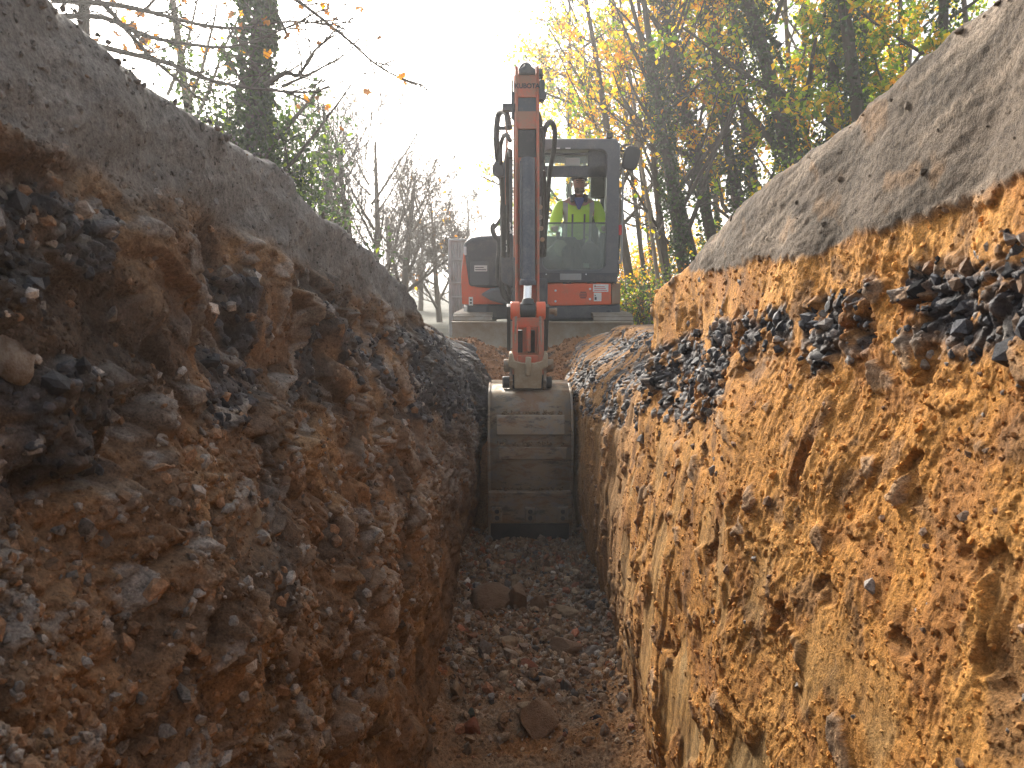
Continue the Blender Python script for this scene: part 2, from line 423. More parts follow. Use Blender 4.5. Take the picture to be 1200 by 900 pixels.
def floor_z(x, y):
    r = np.interp(y, [-6, -5.5, -5, 2.0, 5.55, 5.85, 6.3, 7.4, 8.0, 8.5], [1.05, .3, 0, 0, .02, .25, .86, 1.12, 1.19, 1.03])
    r = r+sstep(6.1, 6.9, y)*.22*np.clip(np.abs(x-.12)/.5, 0, 1)**1.5*sstep(8.3, 7.4, y)
    return r
def floor_fields(x, y):
    wx = x+fbm(x*3, y*3, 2, 300)*.05; wy = y+fbm(x*3+5, y*3, 2, 301)*.05
    s1, e1, a1, b1 = stones(wx*11, wy*11, 305, 1.6, .3)
    s2, e2, a2, b2 = stones(wx*26, wy*26, 306, 1.6, .3)
    s3, e3, a3, b3 = stones(wx*55, wy*55, 307, 1.6, .35)
    zone = sstep(3.0, 3.45, y+.12*fbm(x*5, y*5, 2, 311))*sstep(5.35, 5.0, y)
    zone = np.maximum(zone, .35*sstep(2.8, 3.1, y)*sstep(5.4, 5.2, y))
    pick = sstep(.55, .7, b1)
    D = .02*fbm(x*3, y*3, 3, 308)+zone*(.022*s1*pick+.010*s2*sstep(.3, .5, b2)+.006*s3)+(1-zone)*(.010*s3+.012*fbm(x*14, y*14, 3, 309))+.003*fbm(x*80, y*80, 2, 310)
    edge = np.minimum(x+.34, .54-x)
    D = D+.05*sstep(.12, -.02, edge)*sstep(5.9, 5.6, y)
    c = np.tile([.21, .135, .08], (x.size, 1))
    c = mixc(c, [.23, .115, .045], sstep(0, .5, fbm(x*4, y*4, 3, 312)))
    c = mixc(c, [.30, .15, .055], sstep(.3, .5, x+.1*fbm(x*6, y*6, 2, 318))*sstep(3.9, 3.2, y)*.8)
    c = mixc(c, [.26, .12, .045], sstep(5.5, 6.0, y)*.8)
    st = np.stack([.07+.30*b2, .066+.27*b2, .058+.22*b2], 1)*(.6+.8*a2[:, None])
    red = (a2 > .9)*1.0; st = st*(1-red[:, None])+np.array([.27, .10, .05])*red[:, None]
    m = zone*sstep(.25, .6, s2)*sstep(.3, .5, b2)*.75
    c = c*(1-m[:, None])+st*m[:, None]
    bl = sstep(.1, .35, fbm(x*3.5+2, y*3.5, 3, 314))*zone*.4
    c = mixc(c, [.055, .05, .045], bl)
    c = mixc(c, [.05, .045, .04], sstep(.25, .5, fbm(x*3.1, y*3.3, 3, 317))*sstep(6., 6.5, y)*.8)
    return D, c, np.clip(m*.3, 0, 1)

def build_floor():
    xs = np.linspace(-1.6, 1.9, 560)
    ys = [-6.]
    while ys[-1] < 8.5: ys.append(ys[-1]+(.1 if ys[-1] < 2.2 else .006 if ys[-1] < 5.5 else .012))
    ys = np.array(ys)
    xs = np.concatenate([np.linspace(-1.7, -.56, 30), np.linspace(-.55, .85, 260), np.linspace(.86, 1.9, 30)])
    X, Y = np.meshgrid(xs, ys); x = X.ravel(); y = Y.ravel()
    D, c, g = floor_fields(x, y)
    V = np.stack([x, y, floor_z(x, y)+D], 1)
    n, m = X.shape; idx = np.arange(n*m).reshape(n, m)
    q = np.stack([idx[:-1, :-1], idx[:-1, 1:], idx[1:, 1:], idx[1:, :-1]], -1).reshape(-1, 4)
    o = mesh_np('trench_floor', V, q, M_SOIL2, True, c, g)
    tag(o, 'brown rubble strewn trench floor rising to a soil ramp behind the bucket', None, None, 'structure')

def build_ground():
    # one sheet to the horizon with the worked strip left out
    xs = np.array([-600, -250, -100, -50, -25, -12, -6.6, 1.0, 6.9, 12, 25, 50, 100, 250, 600.])
    xs = np.unique(np.concatenate([xs, np.linspace(-40, 40, 81)])); xs = xs[(np.abs(xs) > 6.55) | (np.abs(xs) < .01)]
    xs = np.unique(np.concatenate([xs, [-6.55, 6.55, -3, 3, -1.5, 1.5, 4.5, -4.5]]))
    ys = np.unique(np.concatenate([[-200, -80, -30, -15, -6.05, 8.32], np.linspace(9, 60, 52), [80, 120, 250, 700]]))
    X, Y = np.meshgrid(xs, ys)
    Z = FARZ+.05*fbm(X.ravel()*.35, Y.ravel()*.35, 3, 400).reshape(X.shape)*sstep(9, 12, Y)
    n, m = X.shape; idx = np.arange(n*m).reshape(n, m)
    q = []
    for i in range(n-1):
        for j in range(m-1):
            cx = (xs[j]+xs[j+1])/2; cy = (ys[i]+ys[i+1])/2
            if abs(cx) < 6.55 and -6.05 < cy < 8.32: continue
            q.append((idx[i, j], idx[i, j+1], idx[i+1, j+1], idx[i+1, j]))
    o = mesh_np('ground', np.stack([X.ravel(), Y.ravel(), Z.ravel()], 1), q, M_GROUND)
    tag(o, 'leaf littered woodland ground around the trench', None, None, 'structure')

def ray_hit(px, py):
    """where the measured picture position meets the trench faces or floor"""
    u = (px-600)/F; v = (450-py)/F
    dr = np.array([u, CP+v*SP, -SP+v*CP])
    ds = np.arange(.45, 8, .01); k = ds/dr[1]
    x = dr[0]*k; y = ds; z = CAMZ+dr[2]*k
    Dl, _, _ = left_fields(y, z); Dr, _, _ = right_fields(y, z)
    xl = -(baseX(-1, y, z)-Dl); xr = baseX(1, y, z)-Dr
    hl = (x < xl) & (z < lip(-1, y)); hr = (x > xr) & (z < lip(1, y)); hf = z < floor_z(x, y)
    h = hl | hr | hf
    if not h.any(): return None
    i = int(np.argmax(h))
    n = Vector((1, 0, 0)) if hl[i] else Vector((-1, 0, 0)) if hr[i] else Vector((0, 0, 1))
    return Vector((x[i], y[i], z[i])), n, float(y[i])

# ---------------------------------------------------------------- small stones and crumbs, too many to count
def ico_templates(n, seed, sub=1, planes=9, lo=.45, hi=.8):
    rnd = random.Random(seed); out = []
    for k in range(n):
        bm = bmesh.new(); bmesh.ops.create_icosphere(bm, subdivisions=sub, radius=1)
        pl = [(Vector((rnd.gauss(0, 1), rnd.gauss(0, 1), rnd.gauss(0, 1))).normalized(), rnd.uniform(lo, hi)) for _ in range(planes)]
        for v in bm.verts:
            for nn, h in pl:
                dd = v.co.dot(nn)-h
                if dd > 0: v.co -= nn*dd
        out.append((np.array([tuple(v.co) for v in bm.verts]), np.array([[v.index for v in f.verts] for f in bm.faces]))); bm.free()
    return out
def scatter_mesh(name, label, P0, size, cols, gl, mat, seed, sub=1, flat=.7):
    rng = np.random.default_rng(seed); T = ico_templates(10, seed, sub); V = []; Fc = []; C = []; G = []; b = 0
    n = len(P0); which = rng.integers(0, len(T), n)
    q = rng.normal(size=(n, 4)); q /= np.linalg.norm(q, axis=1)[:, None]
    w, x, y, z = q.T
    Rm = np.stack([1-2*(y*y+z*z), 2*(x*y-z*w), 2*(x*z+y*w), 2*(x*y+z*w), 1-2*(x*x+z*z), 2*(y*z-x*w), 2*(x*z-y*w), 2*(y*z+x*w), 1-2*(x*x+y*y)], 1).reshape(n, 3, 3)
    sc = size[:, None]*np.stack([np.ones(n), rng.uniform(.6, 1, n), rng.uniform(flat*.7, flat*1.2, n)], 1)
    for k, (tv, tf) in enumerate(T):
        m = np.where(which == k)[0]
        if not len(m): continue
        vv = np.einsum('nij,nvj->nvi', Rm[m], tv[None]*sc[m][:, None, :])+P0[m][:, None, :]
        nv = len(tv); V.append(vv.reshape(-1, 3)); Fc.append((tf[None]+(np.arange(len(m))*nv)[:, None, None]+b).reshape(-1, 3))
        C.append(np.repeat(cols[m], nv, 0)); G.append(np.repeat(gl[m], nv)); b += nv*len(m)
    o = mesh_np(name, np.concatenate(V), np.concatenate(Fc), mat, False, np.concatenate(C), np.concatenate(G))
    return tag(o, label, None, None, 'stuff')
def wall_samples(side, n, rng, ymin=.55, ymax=5.6):
    u = rng.uniform(1/ymax, 1/ymin, n); y = 1/u; z = rng.random(n)*lip(side, y)
    # keep those inside the picture, with a margin
    D, c, g, m = (left_fields if side < 0 else right_fields)(y, z, True)
    x = (baseX(side, y, z)-D)*side
    return x, y, z, c, g, m
def build_scatter():
    rng = np.random.default_rng(77)
    for side in (-1, 1):
        nm = 'left' if side < 0 else 'right'
        x, y, z, c, g, m = wall_samples(side, 60000 if side < 0 else 50000, rng)
        v = (CAMZ-z)/y
        vis = (np.abs(v) < .75)
        # gravel of the dark seam
        pm = np.clip(m['black']*1.0+m['grav']*.45*(side < 0)+.03*m['rocky'], 0, 1)*(1-m['grey'])+.008*m['grey']*(side < 0)
        k = vis & (rng.random(len(x)) < pm*.32)
        s = np.exp(rng.normal(math.log(.0085), .5, k.sum()))*np.clip(.55+.45*y[k], .8, 1.7)
        s = np.minimum(s, .03)
        n = k.sum(); a = rng.random(n); bb = rng.random(n)
        blk = np.array([.040, .041, .046])[None]*(.5+2.2*a[:, None]**2); gry = np.array([.22, .20, .18])[None]*(.5+bb[:, None]); brn = np.array([.20, .12, .07])[None]*(.6+.8*bb[:, None])
        isb = m['black'][k] > .12+rng.random(n)*1.0
        col = np.where(isb[:, None], np.where((a > .93)[:, None], gry*1.5, blk), np.where((a > .55)[:, None], gry, brn))
        Pp = np.stack([x[k]+side*s*.15, y[k], z[k]], 1)
        scatter_mesh('gravel', 'small dark angular gravel bedded in the '+nm+' trench face', Pp, s, col, np.where(isb, .55, .3)*rng.random(n), M_STONE, 5+side)
        # crumbs of soil
        k2 = vis & ~k & (rng.random(len(x)) < (.42 if side < 0 else .30)*(1-m['grey']*(.55 if side < 0 else .96))*np.where((m['rocky'] > .4) | (m['grey'] > .5), 1, .12 if side > 0 else .6))
        n = k2.sum(); s = np.exp(rng.normal(math.log(.0040), .45, n))*np.clip(y[k2], .8, 2.2)**.5; s = np.minimum(s, .014)
        col = c[k2]*rng.uniform(.75, 1.35, (n, 1)); Pp = np.stack([x[k2]+side*s*.1, y[k2], z[k2]], 1)
        scatter_mesh('soil_crumbs', 'loose crumbs of soil clinging to the '+nm+' trench face', Pp, s, col, np.zeros(n), M_STONE, 25+side, sub=1, flat=.9)
    # rubble of the floor
    n = 7500; y = rng.uniform(2.75, 5.45, n); x = rng.uniform(-.36, .56, n)
    D, c, g = floor_fields(x, y); dens = sstep(3.0, 3.5, y+.15*fbm(x*4, y*4, 3, 320))*.85+.15
    dens *= .55+.45*sstep(-.2, .3, fbm(x*5, y*5, 3, 321)); k = rng.random(n) < dens; x, y, D, c = x[k], y[k], D[k], c[k]; n = len(x)
    s = np.minimum(np.exp(rng.normal(math.log(.0125), .6, n)), .045)
    zz = floor_z(x, y)+D+s*.25
    cols = np.array([[.25, .18, .12], [.34, .27, .19], [.22, .21, .195], [.08, .078, .078], [.32, .14, .085], [.50, .46, .40], [.18, .135, .095], [.28, .21, .14]])
    ci = rng.choice(8, n, p=[.22, .17, .17, .11, .08, .05, .12, .08]); col = cols[ci]*rng.uniform(.7, 1.3, (n, 1))
    soil = (rng.random(n) < .6)[:, None]*.6; col = col*(1-soil)+np.array([.19, .115, .065])*soil
    scatter_mesh('rubble', 'bed of small angular rubble and soil lumps on the trench floor', np.stack([x, y, zz], 1), s, col, rng.random(n)*.4, M_STONE, 40)
    n = 9000; y = rng.uniform(2.7, 5.5, n); x = rng.uniform(-.37, .57, n); D, c, g = floor_fields(x, y); s = np.exp(rng.normal(math.log(.0038), .4, n))
    scatter_mesh('soil_crumbs', 'fine crumbs of soil between the stones of the trench floor', np.stack([x, y, floor_z(x, y)+D+s*.3], 1), s, np.clip(c*rng.uniform(.8, 1.5, (n, 1)), 0, 1), np.zeros(n), M_STONE, 41, flat=.9)
    # crumbs on the soil ramp and the far heaps
    n = 3500; y = rng.uniform(6.2, 8.2, n); x = rng.uniform(-.8, 1.3, n); D, c, g = floor_fields(x, y); s = np.exp(rng.normal(math.log(.011), .5, n))
    scatter_mesh('soil_crumbs', 'crumbs and clods lying on the soil ramp under the dozer blade', np.stack([x, y, floor_z(x, y)+D+s*.3], 1), s, np.clip(c*rng.uniform(.6, 1.3, (n, 1)), 0, 1), np.zeros(n), M_STONE, 42, flat=.9)
# ================================================================ the excavator
def px(pxx, d): return P(pxx, 332, d).x
def pz(pyy, d): return P(600, pyy, d).z

def text_obj(name, body, size, loc, rot, mat, parent, ext=.0015, bold=0, spacing=1.0):
    cu = bpy.data.curves.new(name, 'FONT'); cu.body = body; cu.size = size; cu.extrude = ext; cu.offset = bold
    cu.align_x = 'CENTER'; cu.align_y = 'CENTER'; cu.space_character = spacing
    tmp = bpy.data.objects.new(name+'_tmp', cu); COL.objects.link(tmp)
    dg = bpy.context.evaluated_depsgraph_get()
    me = bpy.data.meshes.new_from_object(tmp.evaluated_get(dg)); bpy.data.objects.remove(tmp); bpy.data.curves.remove(cu)
    me.materials.clear(); me.materials.append(mat)
    o = bpy.data.objects.new(name, me); COL.objects.link(o)
    o.parent = parent; o.location = Vector(loc)-wloc(parent); o.rotation_euler = rot
    return o

def glass_mat(name, tint, haze_amt, scale=3.):
    m, nt, b = nmat(name)
    out = nt.nodes['Material Output']
    tr = N(nt, 'ShaderNodeBsdfTransparent'); tr.inputs[0].default_value = (*tint, 1)
    gl = N(nt, 'ShaderNodeBsdfGlossy'); gl.inputs['Roughness'].default_value = .08
    df = N(nt, 'ShaderNodeBsdfDiffuse'); df.inputs[0].default_value = (.34, .40, .38, 1)
    fr = N(nt, 'ShaderNodeFresnel', IOR=1.45)
    tc = N(nt, 'ShaderNodeTexCoord'); n1 = N(nt, 'ShaderNodeTexNoise', Scale=scale, Detail=8., Roughness=.7); L(nt, tc.outputs['Object'], n1.inputs['Vector'])
    mr = N(nt, 'ShaderNodeMapRange'); L(nt, n1.outputs[0], mr.inputs[0]); mr.inputs[1].default_value = .3; mr.inputs[2].default_value = .75
    mr.inputs[3].default_value = haze_amt*.5; mr.inputs[4].default_value = min(1, haze_amt*1.5)
    m1 = N(nt, 'ShaderNodeMixShader'); L(nt, mr.outputs[0], m1.inputs[0]); L(nt, tr.outputs[0], m1.inputs[1]); L(nt, df.outputs[0], m1.inputs[2])
    m2 = N(nt, 'ShaderNodeMixShader'); L(nt, fr.outputs[0], m2.inputs[0]); L(nt, m1.outputs[0], m2.inputs[1]); L(nt, gl.outputs[0], m2.inputs[2])
    L(nt, m2.outputs[0], out.inputs[0])
    return m

def rrect(x0, x1, z0, z1, r, n=5):
    pts = []
    for cx, cz, a0 in ((x1-r, z1-r, 0), (x0+r, z1-r, 90), (x0+r, z0+r, 180), (x1-r, z0+r, 270)):
        for k in range(n+1):
            a = R(a0+90*k/n); pts.append((cx+r*math.cos(a), cz+r*math.sin(a)))
    return pts

def frame_mb(mb, outer, inner, y0, y1):
    """ring between two rounded rectangles with equal point counts, extruded in y"""
    n = len(outer); vs = []
    for y in (y0, y1):
        vs += [(a, y, b) for a, b in outer]+[(a, y, b) for a, b in inner]
    fs = []
    for i in range(n):
        j = (i+1) % n
        fs += [(i, j, n+j, n+i), (2*n+i, 3*n+i, 3*n+j, 2*n+j), (i, 2*n+i, 2*n+j, j), (n+i, n+j, 3*n+j, 3*n+i)]
    mb.add(vs, fs)

def curve(pts, n=6):
    """smooth path through points (Catmull-Rom)"""
    P_ = [Vector(p) for p in pts]; out = []
    for i in range(len(P_)-1):
        p0 = P_[max(i-1, 0)]; p1 = P_[i]; p2 = P_[i+1]; p3 = P_[min(i+2, len(P_)-1)]
        for k in range(n):
            t = k/n
            out.append(.5*((2*p1)+(p2-p0)*t+(2*p0-5*p1+4*p2-p3)*t*t+(3*p1-p0-3*p2+p3)*t**3))
    out.append(P_[-1]); return out

def build_excavator():
    RED = paint('orange_paint', (.74, .115, .035), .38, (.30, .20, .13), .22, coat=.2)
    REDW = paint('worn_orange_paint', (.62, .10, .04), .5, (.27, .18, .12), .5)
    DARK = paint('charcoal_paint', (.042, .052, .066), .42, (.16, .15, .14), .25)
    CABG = paint('cab_grey_paint', (.10, .11, .125), .4, (.2, .19, .18), .2)
    RUB = paint('black_rubber', (.022, .023, .025), .6, (.12, .11, .1), .25)
    STEEL = paint('worn_steel', (.20, .195, .185), .42, (.33, .25, .16), .50, metal=.25, scale=8, bump=.9, fine=34.)
    EDGE = paint('dark_edge_steel', (.045, .05, .052), .5, (.10, .09, .08), .25, metal=.3)
    nt = STEEL.node_tree; b = nt.nodes['Principled BSDF']; src = b.inputs['Base Color'].links[0].from_socket
    tc = N(nt, 'ShaderNodeTexCoord'); mp = N(nt, 'ShaderNodeMapping'); mp.inputs['Scale'].default_value = (1.2, 1, 3.2); L(nt, tc.outputs['Object'], mp.inputs[0])
    n1 = N(nt, 'ShaderNodeTexNoise', Scale=3.1, Detail=9., Roughness=.72, Distortion=.6); L(nt, mp.outputs[0], n1.inputs['Vector'])
    mr = N(nt, 'ShaderNodeMapRange'); L(nt, n1.outputs[0], mr.inputs[0]); mr.inputs[1].default_value = .50; mr.inputs[2].default_value = .60; mr.inputs[4].default_value = .8
    mx = N(nt, 'ShaderNodeMix', data_type='RGBA'); L(nt, mr.outputs[0], mx.inputs[0]); L(nt, src, mx.inputs[6]); mx.inputs[7].default_value = (.22, .115, .055, 1)
    n2 = N(nt, 'ShaderNodeTexNoise', Scale=5.5, Detail=9., Roughness=.75); L(nt, mp.outputs[0], n2.inputs['Vector'])
    mr2 = N(nt, 'ShaderNodeMapRange'); L(nt, n2.outputs[0], mr2.inputs[0]); mr2.inputs[1].default_value = .54; mr2.inputs[2].default_value = .62; mr2.inputs[4].default_value = .75
    mx2 = N(nt, 'ShaderNodeMix', data_type='RGBA'); L(nt, mr2.outputs[0], mx2.inputs[0]); L(nt, mx.outputs[2], mx2.inputs[6]); mx2.inputs[7].default_value = (.085, .072, .06, 1)
    L(nt, mx2.outputs[2], b.inputs['Base Color'])
    BEIGE = paint('cement_coloured_casting', (.44, .38, .27), .6, (.30, .22, .13), .5)
    BLADE = paint('dusty_blade_steel', (.33, .30, .235), .6, (.26, .20, .13), .45, metal=.1)
    TRK = paint('muddy_track_steel', (.30, .28, .24), .7, (.22, .18, .13), .5)
    CHR, nt, b = nmat('chrome_rod'); b.inputs['Base Color'].default_value = (.8, .8, .8, 1); b.inputs['Metallic'].default_value = 1; b.inputs['Roughness'].default_value = .18
    WHT = paint('white_sticker', (.75, .75, .72), .5, (.5, .47, .42), .15, bump=0)
    INK = paint('black_ink', (.02, .02, .025), .5, (.05, .05, .05), .1, bump=0)
    REDINK = paint('red_ink', (.6, .03, .03), .5, (.4, .1, .08), .1, bump=0)
    SEAT = paint('seat_cloth', (.03, .03, .034), .8, (.1, .1, .1), .15)
    LAMP, nt, b = nmat('lamp_glass'); b.inputs['Base Color'].default_value = (.8, .82, .85, 1); b.inputs['Roughness'].default_value = .12
    REDL, nt, b = nmat('red_lens'); b.inputs['Base Color'].default_value = (.6, .02, .02, 1); b.inputs['Roughness'].default_value = .2
    GLASS = glass_mat('clear_cab_glass', (.86, .93, .90), .06)
    GLASSD = glass_mat('dusty_windscreen', (.80, .88, .85), .34, 5.)
    MIRR, nt, b = nmat('mirror_back'); b.inputs['Base Color'].default_value = (.02, .02, .022, 1); b.inputs['Roughness'].default_value = .4

    ex = thing('excavator', 'orange and charcoal tracked excavator at the trench end, its bucket down in the trench', 'excavator', (.36, 9.9, FARZ))

    # ------------------------------------------------ blade
    m = MB(); x0, x1 = px(529, 8.3), px(742, 8.3)
    zt, zb = pz(378, 8.3), pz(378, 8.3)-.36
    prof = [(8.30, zt), (8.335, zt), (8.40, zt-.10), (8.40, zb+.10), (8.34, zb), (8.28, zb-.01), (8.345, zb+.10), (8.355, zt-.12)]
    m.prism(prof, x0, x1); bl = m.build('dozer_blade', BLADE, ex, .006)
    m = MB(); m.prism([(8.285, zt+.012), (8.36, zt+.012), (8.36, zt-.012), (8.285, zt-.012)], x0-.004, x1+.004); m.build('top_rail', BLADE, bl, .006)
    m = MB()
    for xx in (.36-.5, .36+.42): m.prism([(8.38, zt-.08), (9.3, 1.32), (9.3, 1.15), (8.38, zb+.05)], xx, xx+.09)
    m.build('blade_arm', DARK, ex, .01)
    # ------------------------------------------------ undercarriage
    m = MB(); m.box(-.05, .77, 9.2, 10.6, FARZ+.25, FARZ+.52); m.build('track_frame', DARK, ex, .03)
    m = MB(); m.cyl((.36, 9.9, FARZ+.50), (.36, 9.9, FARZ+.66), .44, 40); m.build('slew_ring', DARK, ex, .01)
    for side, xc in ((-1, -.46), (1, 1.18)):
        yf, yr, r = 8.80, 11.05, .265; zc = FARZ+r+.01
        loop = [(yf-r*math.sin(a), zc+r*math.cos(a)) for a in [R(k*15) for k in range(0, 13)]]
        loop += [(y, zc-r) for y in np.linspace(yf+.15, yr-.15, 14)]
        loop += [(yr+r*math.sin(a), zc-r*math.cos(a)) for a in [R(k*15) for k in range(0, 13)]]
        loop += [(y, zc+r) for y in np.linspace(yr-.15, yf+.15, 14)]
        w = .225
        n = len(loop); vs = []
        ctr = lambda p: (p[0], p[1])
        inner = []
        for i, p in enumerate(loop):
            q0 = loop[i-1]; q1 = loop[(i+1) % n]; t = Vector((q1[0]-q0[0], q1[1]-q0[1])).normalized(); nn = Vector((-t.y, t.x))
            inner.append((p[0]-nn.x*.04, p[1]-nn.y*.04) if (Vector((p[0]-9.9, p[1]-zc)).dot(nn) > 0) else (p[0]+nn.x*.04, p[1]+nn.y*.04))
        m = MB(); vs = []
        for x in (xc-w, xc+w):
            vs += [(x, a, b_) for a, b_ in loop]+[(x, a, b_) for a, b_ in inner]
        fs = []
        for i in range(n):
            j = (i+1) % n
            fs += [(i, j, n+j, n+i), (2*n+i, 3*n+i, 3*n+j, 2*n+j), (i, 2*n+i, 2*n+j, j), (n+i, n+j, 3*n+j, 3*n+i)]
        m.add(vs, fs)
        # shoes
        for i in range(0, n):
            j = (i+1) % n; a = Vector((loop[i][0], loop[i][1])); c = Vector((loop[j][0], loop[j][1])); mid = (a+c)/2
            t = (c-a).normalized(); nn = Vector((-t.y, t.x)); 
            if (mid-Vector((9.9, zc))).dot(nn) < 0: nn = -nn
            e = (c-a).length*.40
            pts = [mid-t*e, mid+t*e, mid+t*e*.9+nn*.022, mid-t*e*.9+nn*.022]
            m.prism([(p.x, p.y) for p in pts], xc-w-.004, xc+w+.004)
        tr = m.build('track', TRK, ex, .003)
        m = MB()
        for yy, rr in ((yf, r-.05), (yr, r-.05)): m.cyl((xc-.09, yy, zc), (xc+.09, yy, zc), rr, 24)
        for yy in np.linspace(yf+.4, yr-.4, 5): m.cyl((xc-.10, yy, zc-r+.13), (xc+.10, yy, zc-r+.13), .085, 18)
        m.box(xc-.06, xc+.06, yf, yr, zc-.1, zc+.1)
        m.build('wheel', DARK, tr, .006)
    # ------------------------------------------------ upper structure
    d0 = 8.95
    zs0, zs1 = pz(377, d0), pz(357, d0)
    xl, xr = px(541, d0), px(727, d0)
    m = MB()
    outl = [(xl+.06, d0+.12), (xl+.30, d0+.02), (.0, d0+.25), (.34, d0+.25), (.40, d0-.02), (xr-.18, d0-.02), (xr+.02, d0+.08), (xr+.06, d0+.4), (xr+.04, 10.9), (xr-.25, 11.15), (xl+.35, 11.15), (xl, 10.9), (xl, d0+.3)]
    m.prism(outl, zs0+.02, zs1, 'z'); m.build('floor_skirt', DARK, ex, .03)
    m = MB()   # belly under the cab, seen a little from below
    m.prism([(d0-.02, zs1-.05), (d0+.02, zs0+.02), (d0+.25, zs0-.02), (d0+1.6, zs0-.02), (d0+1.6, zs1-.05)], .42, xr-.10); m.build('belly_plate', DARK, ex, .02)
    # left hood : orange lower, charcoal bonnet
    zh = pz(277, d0+.1)
    m = MB()
    z358, z330 = zs1, pz(300, d0)
    x545 = px(545, d0)
    prof = [(px(541, d0), zs1+.002), (px(595, d0), zs1+.002), (px(595, d0), pz(340, d0)), (px(575, d0), pz(338, d0)), (px(557, d0), pz(336, d0)), (px(548, d0), pz(296, d0)), (px(543, d0), pz(296, d0)), (px(540, d0), pz(325, d0))]
    m.prism(prof, d0+.03, d0+1.5, 'y'); hood = m.build('side_panel', RED, ex, .015)
    m = MB(); bx0, bx1 = px(542, d0), px(606, d0)
    prof = [(px(548.5, d0), pz(337, d0)), (px(543.5, d0), pz(298, d0)), (px(543, d0), pz(288, d0)), (px(546, d0), pz(281, d0)), (px(552, d0), pz(278, d0)), (px(565, d0), pz(276, d0)), (bx1, pz(275, d0)), (bx1, pz(337, d0))]
    m.prism(prof, d0+.015, d0+1.9, 'y'); bon = m.build('bonnet', DARK, ex, .05, seg=4)
    m = MB(); m.prism(rrect(px(551, d0), px(573, d0), pz(334, d0), pz(306, d0), .03), d0-.005, d0+.02, 'y'); m.build('access_hatch', CABG, bon, .005)
    m = MB(); m.box(px(556, d0), px(571, d0), d0-.012, d0-.004, pz(318, d0), pz(311, d0)); st = m.build('sticker', WHT, bon)
    m = MB(); m.box(px(549, d0), px(554, d0), d0+.018, d0+.026, pz(358, d0), pz(348, d0)); st2 = m.build('sticker', WHT, hood)
    m = MB()
    for k in range(2): m.box(px(550.3, d0), px(552.7, d0), d0+.012, d0+.016, pz(356-3.6*k, d0), pz(354.0-3.6*k, d0))
    m.build('print_mark', INK, st2)
    m = MB()
    for k in range(2): m.box(px(557, d0), px(570-k*3, d0), d0-.015, d0-.0125, pz(316.6-2.6*k, d0), pz(315.6-2.6*k, d0))
    m.build('print_mark', INK, st)
    m = MB(); m.box(px(544, d0), px(547, d0), d0+.0, d0+.03, pz(299, d0), pz(289, d0)); m.build('hood_lamp', LAMP, bon, .006)
    # counterweight and engine cover at the rear
    m = MB(); m.prism([(xl, 10.5), (xl+.05, 10.9), (xl+.4, 11.25), (.36, 11.38), (xr-.35, 11.25), (xr, 10.9), (xr+.05, 10.5)], zs1-.02, zs1+.62, 'z'); m.build('counterweight', RED, ex, .05, seg=4)
    m = MB(); m.box(xl+.06, .40, 10.2, 11.15, zs1+.62, zs1+.80); m.build('engine_cover', DARK, ex, .06, seg=4)
    # ------------------------------------------------ orange panel below the cab
    m = MB(); yo = d0-.03
    prof = [(px(638, yo), pz(333, yo)), (px(641, yo), pz(356, yo)), (px(645, yo), pz(358.5, yo)), (px(717, yo), pz(357, yo)), (px(716, yo), pz(332, yo))]
    m.prism(prof, yo, yo+.4, 'y'); pan = m.build('front_panel', RED, ex, .012)
    m = MB(); m.prism([(px(717.2, yo), yo+.005), (xr+.04, yo+.28), (xr+.04, yo+.6), (px(717.2, yo), yo+.6)], pz(357, yo), pz(332, yo), 'z'); m.build('corner_panel', paint('dusty_orange_paint', (.33, .15, .09), .6, (.3, .24, .18), .55), ex, .01)
    for qx, qy in ((651, 340.5), (651, 353), (691.5, 338.6), (691.5, 350.5)):
        m = MB(); c = Vector((px(qx, yo), yo, pz(qy, yo))); m.cyl(c+Vector((0, -.012, 0)), c, .014, 12); m.build('bolt', LAMP, pan, .003)
    m = MB(); cx, cz = px(683.5, yo), pz(345.5, yo)
    for k in range(4): 
        w = .045*math.sqrt(max(0, 1-((k-1.5)/2.4)**2)); m.box(cx-w, cx+w, yo-.004, yo+.01, cz-.040+.022*k, cz-.030+.022*k)
    m.build('vent', INK, pan)
    m = MB(); m.box(px(695, yo), px(713, yo), yo-.005, yo, pz(342, yo), pz(333.2, yo)); s1_ = m.build('sticker', WHT, pan)
    m = MB()
    for k in range(3): m.box(px(696.5, yo), px(711.5-k*1.5, yo), yo-.008, yo-.0055, pz(340.8-2.2*k, yo), pz(340.1-2.2*k, yo))
    m.build('print_mark', REDINK, s1_)
    m = MB(); m.prism([(px(696.3, yo), pz(336, yo)), (px(698.3, yo), pz(336, yo)), (px(697.3, yo), pz(333.8, yo))], yo-.0085, yo-.0055, 'y'); m.build('print_mark', INK, s1_)
    m = MB(); m.box(px(696, yo), px(705, yo), yo-.005, yo, pz(353, yo), pz(343, yo)); s2_ = m.build('sticker', WHT, pan)
    m = MB(); m.box(px(697, yo), px(699.4, yo), yo-.008, yo-.0055, pz(351.5, yo), pz(348, yo)); m.box(px(697, yo), px(698.4, yo), yo-.008, yo-.0055, pz(347, yo), pz(345.6, yo)); m.build('print_mark', INK, s2_)
    # ------------------------------------------------ cab
    yc = 8.93; yb = 10.35
    cab = MB(); cx0, cx1 = px(629, yc), px(724, yc); z0, z1 = pz(331, yc), pz(163, yc)
    frame_mb(cab, rrect(cx0, cx1, z0, z1, .09), rrect(cx0+.07, px(709, yc), pz(316, yc), pz(175, yc), .085), yc, yc+.09)
    CABO = cab.build('cab', CABG, ex, .012, seg=3)
